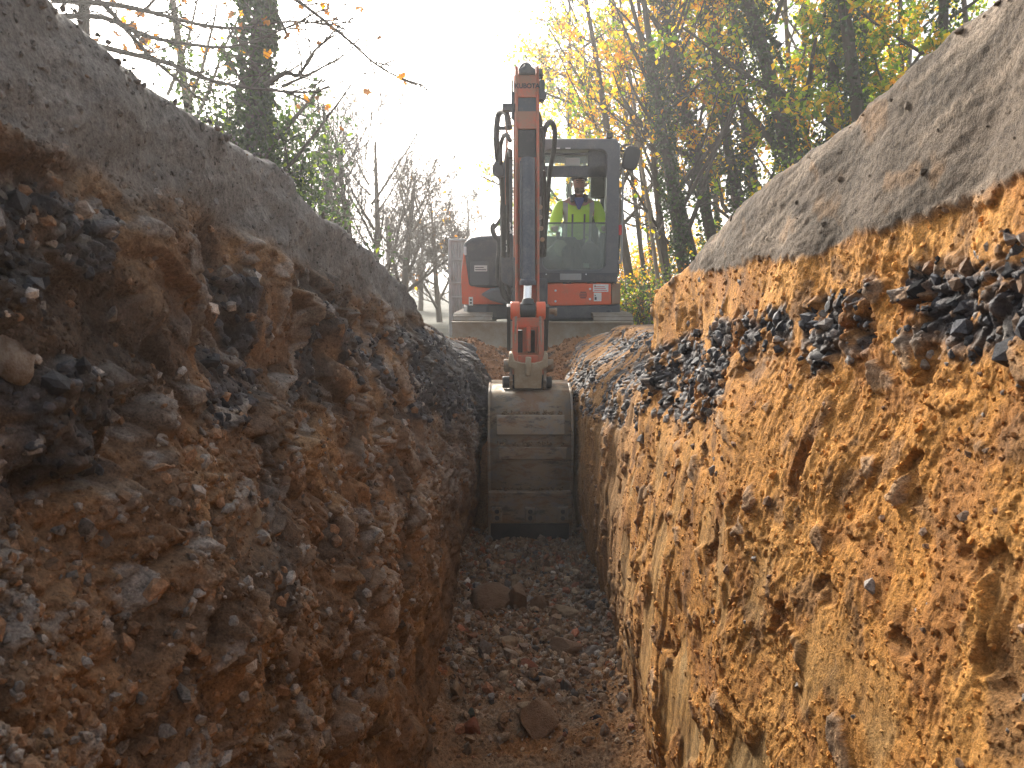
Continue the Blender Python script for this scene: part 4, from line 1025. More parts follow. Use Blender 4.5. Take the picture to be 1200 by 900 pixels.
def build_operator():
    SKIN, nt, b = nmat('skin'); b.inputs['Base Color'].default_value = (.46, .25, .18, 1); b.inputs['Roughness'].default_value = .55
    tc = N(nt, 'ShaderNodeTexCoord'); n1 = N(nt, 'ShaderNodeTexNoise', Scale=40., Detail=4.); L(nt, tc.outputs['Object'], n1.inputs[0])
    bp = N(nt, 'ShaderNodeBump', Strength=.2, Distance=.002); L(nt, n1.outputs[0], bp.inputs['Height']); L(nt, bp.outputs[0], b.inputs['Normal'])
    HAIR = paint('dark_hair', (.03, .022, .018), .7, (.05, .04, .03), .1, bump=.6)
    HIVIS, nt, b = nmat('hi_vis_jacket')
    tc = N(nt, 'ShaderNodeTexCoord'); sp = N(nt, 'ShaderNodeSeparateXYZ'); L(nt, tc.outputs['Object'], sp.inputs[0])
    ab = N(nt, 'ShaderNodeMath', operation='ABSOLUTE'); L(nt, sp.outputs[0], ab.inputs[0])
    g1 = N(nt, 'ShaderNodeMath', operation='COMPARE'); L(nt, ab.outputs[0], g1.inputs[0]); g1.inputs[1].default_value = .165; g1.inputs[2].default_value = .030
    g2 = N(nt, 'ShaderNodeMath', operation='COMPARE'); L(nt, ab.outputs[0], g2.inputs[0]); g2.inputs[1].default_value = .075; g2.inputs[2].default_value = .012
    zl = N(nt, 'ShaderNodeMath', operation='LESS_THAN'); L(nt, sp.outputs[2], zl.inputs[0]); zl.inputs[1].default_value = .50
    gg = N(nt, 'ShaderNodeMath', operation='MULTIPLY'); L(nt, g2.outputs[0], gg.inputs[0]); L(nt, zl.outputs[0], gg.inputs[1])
    mx = N(nt, 'ShaderNodeMix', data_type='RGBA'); L(nt, g1.outputs[0], mx.inputs[0]); mx.inputs[6].default_value = (.52, .82, .06, 1); mx.inputs[7].default_value = (.42, .42, .40, 1)
    m2 = N(nt, 'ShaderNodeMix', data_type='RGBA'); L(nt, gg.outputs[0], m2.inputs[0]); L(nt, mx.outputs[2], m2.inputs[6]); m2.inputs[7].default_value = (.04, .05, .05, 1)
    L(nt, m2.outputs[2], b.inputs['Base Color']); b.inputs['Roughness'].default_value = .7
    n1 = N(nt, 'ShaderNodeTexNoise', Scale=9., Detail=5.); L(nt, tc.outputs['Object'], n1.inputs[0])
    bp = N(nt, 'ShaderNodeBump', Strength=.8, Distance=.03); L(nt, n1.outputs[0], bp.inputs['Height']); L(nt, bp.outputs[0], b.inputs['Normal'])
    BLUE = paint('blue_shirt', (.05, .08, .28), .8, (.1, .1, .2), .1)
    NAVY = paint('navy_collar', (.02, .025, .05), .8, (.05, .05, .06), .1)
    TROU = paint('dark_trousers', (.03, .035, .05), .85, (.1, .09, .08), .3)
    hd = 9.36
    hc = P(679, 215, hd); X0 = hc.x; zh = hc.z            # centre of the head
    zsh = P(679, 231, hd).z                               # shoulder line
    zse = zsh-.70                                         # seat
    O = Vector((X0, 9.55, zse))
    J = []; E = []
    def j(p, r, par=None):
        J.append((O+Vector(p), r)); 
        if par is not None: E.append((par, len(J)-1))
        return len(J)-1
    S = zsh-zse; Hh = zh-zse
    pel = j((0, .05, .06), (.17, .13)); b1 = j((0, .04, .22), (.15, .12), pel); b2 = j((0, -.01, .40), (.175, .12), b1); b3 = j((0, -.05, S-.07), (.16, .10), b2)
    nk = j((0, -.09, S+.03), .062, b3); nk2 = j((0, -.13, Hh-.12), .058, nk)
    # head: jaw, cheeks, skull, nose as skin vertices in the same body
    jaw = j((0, -.175, Hh-.095), (.058, .06), nk2); face = j((0, -.175, Hh-.03), (.082, .095), jaw); sk = j((0, -.16, Hh+.055), (.088, .10), face); top = j((0, -.15, Hh+.105), (.062, .07), sk)
    for s in (-1, 1):
        sh = j((s*.20, -.05, S-.065), .075, b3); el = j((s*.29, -.10, S-.34), .052, sh)
        wr = j((s*.30, -.33, S-.40), .034, el); pa = j((s*.325, -.40, S-.385), (.040, .022), wr)
        for k in range(4):
            f0 = j((s*(.325+.018*(k-1.5)), -.44, S-.372-.004*k), .010, pa)
            f1 = j((s*(.325+.019*(k-1.5)), -.468+.004*k, S-.385), .0095, f0); f2 = j((s*(.325+.016*(k-1.5)), -.458+.006*k, S-.415), .0085, f1)
        t0 = j((s*.29, -.40, S-.375), .012, pa); t1 = j((s*.285, -.435, S-.38), .0105, t0)
        hp = j((s*.10, .0, .05), .095, pel); kn = j((s*.16, -.40, .06), .065, hp); an = j((s*.15, -.36, -.34), .045, kn); ft = j((s*.15, -.46, -.39), (.045, .03), an)
    body = skin_chain('person', J, E, 0, SKIN, origin=O)
    tag(body, 'operator in yellow hi-vis jacket over a blue shirt seated in the excavator cab', 'person')
    # face: nose, eyes, mouth, ears; beard; hair
    def blob(name, c, r, mat, n=2, squash=None):
        bm = bmesh.new(); bmesh.ops.create_icosphere(bm, subdivisions=n, radius=1)
        for v in bm.verts: v.co = Vector((v.co.x*r[0], v.co.y*r[1], v.co.z*r[2]))
        if squash: squash(bm)
        me = bpy.data.meshes.new(name); bm.to_mesh(me); bm.free(); me.materials.append(mat)
        me.polygons.foreach_set('use_smooth', [True]*len(me.polygons))
        o = bpy.data.objects.new(name, me); COL.objects.link(o); o.parent = body; o.location = Vector(c); return o
    fy = -.26
    def nose(bm):
        for v in bm.verts:
            v.co.x *= .6+.4*max(0, -v.co.z/.03); 
    blob('nose', (0, fy-.008, Hh-.022), (.017, .022, .032), SKIN, 3, nose)
    for s in (-1, 1):
        blob('eye', (s*.032, fy+.006, Hh+.005), (.010, .008, .006), paint('eye_dark', (.03, .025, .02), .3, bump=0))
        blob('eyebrow', (s*.033, fy+.002, Hh+.026), (.018, .008, .0045), HAIR)
        blob('ear', (s*.088, -.165, Hh-.012), (.012, .022, .032), SKIN)
    blob('mouth', (0, fy+.004, Hh-.062), (.026, .010, .006), paint('lips', (.30, .12, .10), .5, bump=0))
    blob('beard', (0, -.213, Hh-.088), (.068, .052, .042), paint('stubble', (.10, .065, .05), .8, (.08, .05, .04), .2), 3)
    blob('hair', (0, -.145, Hh+.075), (.100, .112, .082), HAIR, 3)
    # clothing
    J.clear(); E.clear()
    a = j((0, .05, .10), (.20, .155)); b_ = j((0, .03, .28), (.195, .15), a); c = j((0, -.02, .44), (.215, .15), b_); d = j((0, -.055, S-.055), (.185, .125), c)
    for s in (-1, 1):
        sh = j((s*.225, -.055, S-.075), .098, d); el = j((s*.305, -.10, S-.35), .078, sh); w = j((s*.305, -.31, S-.405), .05, el)
    skin_chain('hi_vis_jacket', J, E, 0, HIVIS, body)
    m = MB(); yy = O.y-.205
    m.prism([(X0-.075, zsh-.005), (X0+.075, zsh-.005), (X0+.012, zsh-.15), (X0-.012, zsh-.15)], yy-.012, yy+.05, 'y'); m.build('blue_shirt', BLUE, body, .01)
    for s in (-1, 1):
        m = MB(); m.prism([(X0+s*.05, zsh+.045), (X0+s*.115, zsh+.02), (X0+s*.10, zsh-.06), (X0+s*.06, zsh-.045)], yy-.02, yy+.14, 'y'); m.build('collar', NAVY, body, .012)
    J.clear(); E.clear()
    p0 = j((0, .05, .04), (.19, .15))
    for s in (-1, 1):
        hp = j((s*.10, .0, .05), .115, p0); kn = j((s*.16, -.40, .06), .085, hp); an = j((s*.15, -.36, -.30), .065, kn)
    skin_chain('trousers', J, E, 0, TROU, body)
    for s in (-1, 1):
        m = MB(); m.prism([(O.y-.56, O.z-.44), (O.y-.29, O.z-.44), (O.y-.28, O.z-.32), (O.y-.40, O.z-.33), (O.y-.55, O.z-.39)], X0+s*.15-.05, X0+s*.15+.05); m.build('boot', NAVY, body, .02)
# ================================================================ loose stones
def rock_mesh(seed, col_mat, flat=1., sub=3, rounded=0.):
    rnd = random.Random(seed)
    bm = bmesh.new(); bmesh.ops.create_icosphere(bm, subdivisions=sub, radius=1)
    planes = []
    for k in range(15):
        n = Vector((rnd.gauss(0, 1), rnd.gauss(0, 1), rnd.gauss(0, 1))).normalized(); planes.append((n, rnd.uniform(.40, .78)+rounded*.22))
    for v in bm.verts:
        for n, h in planes:
            dd = v.co.dot(n)-h
            if dd > 0: v.co -= n*dd*(.98-.35*rounded)
    import mathutils
    for v in bm.verts:
        s = mathutils.noise.fractal(v.co*2.3+Vector((seed, 0, 0)), 1., 2., 3)*.07; v.co *= 1+s
        v.co.z *= flat
    me = bpy.data.meshes.new('rock'); bm.to_mesh(me); bm.free(); me.materials.append(col_mat)
    me.polygons.foreach_set('use_smooth', [True]*len(me.polygons))
    me.set_sharp_from_angle(angle=R(38))
    return me
def rock_mat(name, col, dirt=(.15, .08, .04), amt=.5, rough=.7, vein=None):
    m = paint(name, col, rough, dirt, amt, scale=2.2, bump=.7, fine=18.)
    for n in m.node_tree.nodes:
        if n.type == 'BUMP': n.inputs['Distance'].default_value = .06
    return m
def build_rocks():
    M = dict(brown=rock_mat('brown_stone', (.25, .17, .11), (.17, .10, .055), amt=.4), tan=rock_mat('tan_stone', (.38, .29, .19), amt=.35), grey=rock_mat('grey_stone', (.20, .19, .18), amt=.35, rough=.5),
             dark=rock_mat('dark_flint', (.05, .05, .055), (.16, .09, .05), .3, .35), red=rock_mat('brick_red_stone', (.28, .10, .055), amt=.35),
             pale=rock_mat('pale_stone', (.42, .37, .31), amt=.4), green=rock_mat('greenish_stone', (.06, .085, .075), amt=.2), black=rock_mat('black_flint', (.028, .029, .033), (.14, .08, .045), .18, .32),
             white=rock_mat('chalky_stone', (.5, .47, .42), amt=.25))
    lib = {}
    def proto(kind, k, rounded=0.):
        key = (kind, k % 7, rounded)
        if key not in lib: lib[key] = rock_mesh(hash((k % 7, len(kind))) % 999+k % 7*31, M[kind], 1., 3, rounded)
        return lib[key]
    rnd = random.Random(11)
    def place(pxx, pyy, w, h, kind, label, group=None, tilt=None, sink=.35, k=0, rounded=0., deep=None):
        hit = ray_hit(pxx, pyy)
        if hit is None: return None
        p, n, d = hit
        sc = d/F/2
        o = bpy.data.objects.new('rock', proto(kind, k, rounded)); COL.objects.link(o)
        dp = (w+h)*.5*(deep or .9)
        fl = n.z > .5
        if fl:
            o.scale = (w*sc*1.12, dp*sc*1.15, h*sc*1.1)
            o.rotation_euler = (rnd.uniform(-.25, .25), rnd.uniform(-.25, .25) if tilt is None else tilt, rnd.uniform(-.35, .35))
            p = p+Vector((0, sc*dp*.3, h*sc*(1-sink*2)*.6))
        else:
            o.scale = (max(w*sc*.9, .5*dp*sc), max(w, dp)*sc*1.15, h*sc*1.1); o.rotation_euler = (rnd.uniform(-.4, .4), rnd.uniform(-.3, .3) if tilt is None else tilt, rnd.uniform(-.4, .4))
            p = p-n*(w*sc*sink*.8)
        o.location = p
        tag(o, label, 'rock', group); return o
    G = 'stones lying on the trench floor'
    named = [
        (577, 713, 42, 33, 'brown', 'large rounded brown boulder on the left of the trench floor below the bucket', 1.),
        (607, 712, 24, 46, 'brown', 'upright split flint with a pale top edge beside the big rounded boulder', 0.),
        (604, 688, 14, 22, 'tan', 'narrow tan stone leaning on top of the upright split flint', 0.),
        (596, 690, 10, 16, 'grey', 'small blue grey stone left of the upright split flint', 0.),
        (634, 856, 46, 44, 'brown', 'largest angular brown rock, low in the middle of the floor', 0.),
        (622, 838, 30, 24, 'tan', 'flat topped tan rock resting against the largest angular rock', 0.),
        (553, 859, 20, 22, 'red', 'brick red stone low on the left of the trench floor', 0.),
        (552, 842, 12, 14, 'green', 'small dark green stone just above the brick red stone', 0.),
        (598, 772, 22, 20, 'pale', 'pale stone with a fresh peach coloured broken face in mid floor', 0.),
        (597, 757, 26, 16, 'tan', 'tan stone just behind the pale peach faced stone', 0.),
        (568, 768, 20, 26, 'grey', 'grey angular stone left of the peach faced stone', 0.),
        (694, 772, 28, 18, 'grey', 'smooth grey slab by the right foot of the trench wall', .5),
        (711, 788, 20, 24, 'red', 'rusty red block touching the right trench wall', 0.),
        (633, 799, 26, 16, 'black', 'glossy black coal like lump in mid floor', 0.),
        (638, 812, 24, 20, 'pale', 'pale buff cone shaped stone in front of the black lump', 0.),
        (663, 808, 15, 22, 'grey', 'upright grey brown stone right of the pale cone shaped stone', 0.),
        (620, 784, 20, 12, 'red', 'flat pinkish red stone in mid floor', .5),
        (602, 656, 28, 10, 'tan', 'long flat tan stone lying just in front of the bucket edge', 0.),
        (633, 713, 18, 20, 'brown', 'brown stone to the right of the upright split flint', 0.),
        (664, 722, 28, 18, 'tan', 'long sloping tan flint on the right half of the floor', 0.),
        (696, 718, 18, 20, 'dark', 'dark grey block near the right wall below the bucket', 0.),
        (576, 690, 12, 10, 'white', 'small whitish pebble above the big rounded boulder', 0.),
        (554, 681, 9, 11, 'grey', 'small slate blue stone by the left foot of the wall', 0.),
        (640, 748, 26, 12, 'brown', 'long low brown stone across the right middle of the floor', 0.),
        (663, 766, 34, 24, 'brown', 'wide soil covered brown rock left of the smooth grey slab', .5),
        (534, 818, 16, 34, 'tan', 'tall narrow tan stone leaning on the left wall foot', 0.),
        (590, 868, 16, 14, 'tan', 'small yellowish stone in front and left of the largest rock', 0.),
        (716, 864, 8, 9, 'dark', 'small dark blue stone low on the right of the floor', 0.),
        (590, 810, 12, 10, 'brown', 'brown stone left of the black lump', 0.),
        (678, 690, 26, 10, 'red', 'long reddish stone near the right end of the bucket', 0.),
        (553, 772, 10, 8, 'white', 'white chip by the left wall level with the peach faced stone', 0.),
        (572, 812, 9, 6, 'white', 'white chip lying left of the pale cone shaped stone', 0.),
        (687, 650, 22, 8, 'grey', 'flat grey stone in the corner right of the bucket edge', 0.),
        (641, 672, 16, 12, 'tan', 'light tan stone in front of the middle of the bucket', 0.),
        (586, 870, 9, 8, 'pale', 'tiny pale stone beside the small yellowish stone', 0.)]
    for i, (a, b, w, h, kind, lab, rd) in enumerate(named):
        place(a, b, w*1.3, h*1.25, kind, lab, G, k=i, rounded=rd, sink=.22)
    for i in range(130):
        b = 655+ (rnd.random()**.8)*215; t = rnd.random()
        xl = 548-(b-645)*.19; xr = 692+(b-645)*.24
        if b > 830 and rnd.random() < .5: continue
        a = xl+6+t*(xr-xl-12); w = rnd.uniform(6, 15)*(1+(b-645)/600)
        place(a, b, w, w*rnd.uniform(.6, .95), rnd.choice(['brown', 'brown', 'tan', 'grey', 'dark', 'brown', 'red', 'tan', 'grey', 'pale', 'black']), 'small angular rubble stone lying loose on the trench floor', 'small rubble stones on the trench floor', k=i, sink=.4)
    GL = 'stones sticking out of the left trench face'
    wl = [
        (30, 412, 74, 92, 'pale', 'very large pale grey boulder sticking out at the far left edge', .5),
        (122, 482, 40, 40, 'grey', 'dark grey cobble in the left face right of the large pale boulder', .5),
        (194, 519, 30, 24, 'white', 'whitish broken flint in the left face', 0.),
        (163, 613, 34, 20, 'tan', 'flat tan stone directly above the dark egg shaped cobble in the left face', 0.),
        (175, 657, 36, 32, 'grey', 'blue grey egg shaped cobble in the lower left face', .5),
        (202, 617, 17, 20, 'white', 'small white stone right of the flat tan stone', 0.),
        (212, 588, 12, 16, 'white', 'small white chip above the small white stone in the left face', 0.),
        (128, 628, 34, 44, 'grey', 'grey lump in the left face left of the flat tan stone', .5),
        (85, 665, 50, 26, 'tan', 'long pale tipped stone low in the left face', 0.),
        (276, 524, 40, 46, 'brown', 'big brown boulder in the upper middle of the left face', .5),
        (413, 483, 22, 24, 'grey', 'rounded grey cobble in the left face under a brown overhang', 1.),
        (446, 642, 50, 52, 'brown', 'largest brown boulder with a pale right rim in the left face', 0.),
        (424, 660, 44, 24, 'tan', 'wedge shaped tan rock left of the largest brown boulder', 0.),
        (418, 712, 36, 30, 'brown', 'brown block below the wedge shaped tan rock', 0.),
        (300, 610, 46, 60, 'tan', 'buff rounded boulder in the centre of the left face', .5),
        (210, 845, 90, 70, 'brown', 'massive brown slab at the bottom of the left face', 0.),
        (355, 632, 26, 18, 'grey', 'grey green stone in a hollow of the left face', 0.),
        (265, 345, 34, 26, 'grey', 'pale grey crusted stone high in the left face', 0.),
        (185, 300, 26, 22, 'grey', 'grey stone near the grey soil at the top of the left face', 0.),
        (460, 514, 14, 16, 'white', 'pale pebble in the dark gravel of the left face', 0.),
        (440, 545, 14, 12, 'grey', 'small grey stone low in the dark gravel of the left face', 0.),
        (478, 578, 16, 24, 'tan', 'pointed tan stone on the outer edge of the left face', 0.),
        (395, 570, 24, 20, 'brown', 'brown stone left of the pointed tan stone', 0.),
        (505, 632, 34, 26, 'brown', 'soil coated brown rock on the left face nearest the bucket', .5),
        (500, 590, 22, 20, 'tan', 'tan stone above the soil coated rock nearest the bucket', 0.),
        (465, 690, 24, 30, 'brown', 'squarish brown stone under the largest brown boulder', 0.),
        (120, 840, 60, 50, 'brown', 'rounded brown mass in the lower left corner of the left face', .5),
        (345, 770, 40, 44, 'brown', 'soil smeared boulder low in the middle of the left face', .5)]
    for i, (a, b, w, h, kind, lab, rd) in enumerate(wl): place(a, b, w*.85, h*.85, kind, lab, GL, k=i+3, rounded=rd, sink=.62, deep=.8)
    for i in range(45):
        t = rnd.random(); a = 20+t**.7*520; b = rnd.uniform(330, 720) if a > 200 else rnd.uniform(280, 760)
        u = (600-a)/600
        w = rnd.uniform(9, 24)*(.5+u*.9)
        up = b < 470
        place(a, b, w, w*rnd.uniform(.7, 1.1), rnd.choice(['dark', 'grey', 'black', 'grey'] if up else ['brown', 'brown', 'tan', 'grey', 'brown']), 'small angular stone bedded in the shaded left trench face', 'small stones in the left trench face', k=i, sink=.7)
    GR = 'stones sticking out of the right trench face'
    wr = [
        (1157, 278, 36, 30, 'black', 'rounded black flint at the top of the seam near the right edge', .5),
        (1192, 283, 26, 34, 'black', 'black flint cut by the right edge of the picture at the top of the seam', .5),
        (1112, 297, 40, 32, 'black', 'glossy black flint left of the rounded one near the right edge', 0.),
        (1090, 325, 50, 46, 'black', 'large broken black flint in the middle of the seam', 0.),
        (1048, 328, 42, 44, 'black', 'black lump left of the large broken flint', .5),
        (1180, 325, 46, 44, 'dark', 'wet grey black cobble under the flints at the right edge', .5),
        (1140, 330, 30, 34, 'dark', 'dark cobble between the broken flint and the wet cobble', .5),
        (1010, 330, 34, 26, 'dark', 'dark angular stone at the left end of the wide seam', 0.),
        (1078, 425, 26, 20, 'pale', 'bluish white stone alone below the seam', 0.),
        (940, 385, 22, 20, 'black', 'black stone where the thin seam crosses clean sand', 0.),
        (1152, 410, 40, 30, 'dark', 'dark stone under the clean sand pocket at the right', 0.),
        (778, 492, 16, 14, 'tan', 'orange stained pebble at the lower edge of the black gravel', 1.),
        (1090, 705, 30, 26, 'pale', 'pale crusted stone above the deep hollow in the orange face', 0.),
        (833, 446, 14, 22, 'grey', 'pale grey shard in the black gravel', 0.),
        (985, 305, 14, 9, 'dark', 'dark chip above the thin seam', 0.)]
    for i, (a, b, w, h, kind, lab, rd) in enumerate(wr): place(a, b, w*.8, h*.8, kind, lab, GR, k=i+5, rounded=rd*.5, sink=.7, deep=.8)
    seam = [(1195, 300, 60), (1130, 320, 60), (1060, 335, 55), (1000, 345, 40), (940, 370, 26), (900, 400, 40), (880, 440, 60), (840, 450, 60), (800, 450, 55), (770, 440, 60)]
    for i in range(45):
        s = rnd.choice(seam); a = s[0]+rnd.uniform(-30, 25); b = s[1]+rnd.uniform(-.4, .6)*s[2]
        if a > 1198: a = 1190
        w = rnd.uniform(7, 20)*(.5+(a-750)/420)
        place(a, b, w, w*rnd.uniform(.7, 1), rnd.choice(['black', 'black', 'dark', 'black', 'grey']), 'small black flint bedded in the dark seam of the right trench face', 'small black flints in the right seam', k=i, sink=.7, rounded=0.)
# ================================================================ trees
def bark_mat(name, col, col2):
    m, nt, b = nmat(name)
    tc = N(nt, 'ShaderNodeTexCoord'); mp = N(nt, 'ShaderNodeMapping'); mp.inputs['Scale'].default_value = (1, 1, .35); L(nt, tc.outputs['Object'], mp.inputs[0])
    n1 = N(nt, 'ShaderNodeTexNoise', Scale=14., Detail=8., Roughness=.7); L(nt, mp.outputs[0], n1.inputs['Vector'])
    mx = N(nt, 'ShaderNodeMix', data_type='RGBA'); L(nt, n1.outputs[0], mx.inputs[0]); mx.inputs[6].default_value = (*col, 1); mx.inputs[7].default_value = (*col2, 1)
    L(nt, mx.outputs[2], b.inputs['Base Color']); b.inputs['Roughness'].default_value = .9
    bp = N(nt, 'ShaderNodeBump', Strength=.6, Distance=.02); L(nt, n1.outputs[0], bp.inputs['Height']); L(nt, bp.outputs[0], b.inputs['Normal'])
    return m
def leaf_mat(name, trans=.5, rough=.5):
    m, nt, b = nmat(name); out = nt.nodes['Material Output']
    at = N(nt, 'ShaderNodeAttribute', attribute_name='Col')
    L(nt, at.outputs['Color'], b.inputs['Base Color']); b.inputs['Roughness'].default_value = rough
    tl = N(nt, 'ShaderNodeBsdfTranslucent'); hs = N(nt, 'ShaderNodeHueSaturation', Saturation=1.15, Value=1.9); L(nt, at.outputs['Color'], hs.inputs['Color']); L(nt, hs.outputs[0], tl.inputs[0])
    ms = N(nt, 'ShaderNodeMixShader'); ms.inputs[0].default_value = trans; L(nt, b.outputs[0], ms.inputs[1]); L(nt, tl.outputs[0], ms.inputs[2]); L(nt, ms.outputs[0], out.inputs[0])
    return m

def grow(rnd, p0, d0, length, r0, levels, nb, spread, wob=.12, up=.05, ratio=.62, start=.25, out=None, lvl=0, droop=0.):
    """branching skeleton: list of (points, radii, level)"""
    if out is None: out = []
    n = max(4, int(7-lvl)); pts = [p0.copy()]; rad = [r0]; d = d0.normalized()
    dirs = []
    for i in range(n):
        d = (d+Vector((rnd.gauss(0, wob), rnd.gauss(0, wob), rnd.gauss(0, wob)+up-droop*lvl))).normalized()
        pts.append(pts[-1]+d*length/n); rad.append(r0*(1-(i+1)/n*.72)); dirs.append(d.copy())
    out.append((pts, rad, lvl))
    if lvl < levels:
        k = nb[min(lvl, len(nb)-1)]
        for c in range(k):
            t = start+(1-start)*(c+rnd.random())/k if lvl else start+(.98-start)*(c+rnd.random())/k
            i = min(n-1, int(t*n)); f = t*n-i; p = pts[i].lerp(pts[i+1], f)
            dd = dirs[i]; ax = dd.orthogonal().normalized(); ax.rotate(Quaternion(dd, rnd.uniform(0, 2*math.pi)))
            nd = dd.copy(); nd.rotate(Quaternion(ax, R(spread*rnd.uniform(.6, 1.3))))
            l2 = length*ratio*rnd.uniform(.6, 1.15)*(1-.35*t); r2 = (rad[i]*(1-f)+rad[i+1]*f)*rnd.uniform(.4, .62)
            grow(rnd, p, nd, l2, max(r2, .003), levels, nb, spread, wob*1.15, up, ratio, .15, out, lvl+1, droop)
    return out

def tubes_np(chains, sides):
    V = []; Fc = []; b = 0
    ang = np.arange(sides)*2*math.pi/sides
    for pts, rad in chains:
        p = np.array([tuple(q) for q in pts]); n = len(p)
        t = np.gradient(p, axis=0); t /= np.linalg.norm(t, axis=1)[:, None]+1e-9
        ref = np.array([0, 0, 1.]) if abs(t[0, 2]) < .8 else np.array([1., 0, 0])
        a = np.cross(t, ref); a /= np.linalg.norm(a, axis=1)[:, None]+1e-9; c = np.cross(a, t)
        r = np.array(rad)[:, None, None]
        ring = p[:, None, :]+r*(a[:, None, :]*np.cos(ang)[None, :, None]+c[:, None, :]*np.sin(ang)[None, :, None])
        V.append(ring.reshape(-1, 3))
        i = np.arange(n-1)[:, None]*sides+np.arange(sides)[None, :]; j = np.arange(n-1)[:, None]*sides+(np.arange(sides)[None, :]+1) % sides
        Fc.append((np.stack([i, j, j+sides, i+sides], -1)+b).reshape(-1, 4)); b += n*sides
    return np.concatenate(V), np.concatenate(Fc)

def leaves_np(rng, centers, size, normals=None, aspect=.65, jitter=.0, maple=False):
    """leaf faces, each a folded blade of two quads (or a lobed outline when maple)"""
    n = len(centers)
    ax = rng.normal(size=(n, 3)); ax /= np.linalg.norm(ax, axis=1)[:, None]
    nr = rng.normal(size=(n, 3)) if normals is None else normals+rng.normal(size=(n, 3))*.6
    bx = np.cross(ax, nr); bx /= np.linalg.norm(bx, axis=1)[:, None]+1e-9; nn = np.cross(ax, bx)
    s = (size*rng.uniform(.6, 1.3, n))[:, None]
    c = centers
    if maple:
        o = [(-.5, 0, 0), (-.35, .32, .05), (.0, .22, .02), (.1, .55, .1), (.25, .18, 0), (.6, 0, .0), (.25, -.18, 0), (.1, -.55, .1), (0, -.22, .02), (-.35, -.32, .05)]
        pts = np.stack([c+s*(ax*a+bx*b_+nn*h) for a, b_, h in o], 1)
        q = [(0, 1, 2, 8), (0, 8, 9, 9), (2, 3, 4, 6), (2, 6, 7, 8), (4, 5, 5, 6)]
        q = [(0, 1, 2, 8), (0, 2, 8, 9), (2, 3, 4, 8), (8, 4, 6, 7), (4, 5, 6, 8)]
        base = np.arange(n)[:, None]*10
        Fc = np.concatenate([base+np.array(f)[None, :] for f in q])
        return pts.reshape(-1, 3), Fc, 10
    w = aspect*.5
    pts = np.stack([c-ax*s*.5, c+bx*s*w+nn*s*.12, c+ax*s*.5, c-bx*s*w+nn*s*.12, c+nn*0], 1)
    base = np.arange(n)[:, None]*5
    Fc = base+np.array([0, 1, 2, 3])[None, :]
    return pts[:, :4].reshape(-1, 3), np.arange(n)[:, None]*4+np.array([0, 1, 2, 3])[None, :], 4

PAL = dict(yellow=[(.75, .46, .03), (.80, .56, .05), (.70, .36, .02), (.55, .46, .05)], orange=[(.75, .32, .02), (.72, .38, .03), (.78, .44, .03), (.50, .20, .02)],
           green=[(.13, .22, .03), (.22, .32, .035), (.32, .40, .045), (.08, .14, .02)], ivy=[(.035, .065, .018), (.055, .095, .025), (.025, .045, .014), (.08, .12, .035)],
           brown=[(.22, .11, .05), (.16, .09, .05), (.30, .15, .05)], mix=[(.60, .40, .03), (.30, .32, .04), (.60, .26, .02), (.12, .18, .03), (.2, .26, .03)])
def palette(rng, n, spec):
    names = list(spec); w = np.array([spec[k] for k in names], float); w /= w.sum()
    ch = rng.choice(len(names), n, p=w); out = np.zeros((n, 3))
    for i, k in enumerate(names):
        pal = np.array(PAL[k]); m = ch == i; out[m] = pal[rng.integers(0, len(pal), m.sum())]
    return np.clip(out*rng.uniform(.7, 1.25, (n, 1)), 0, 1)

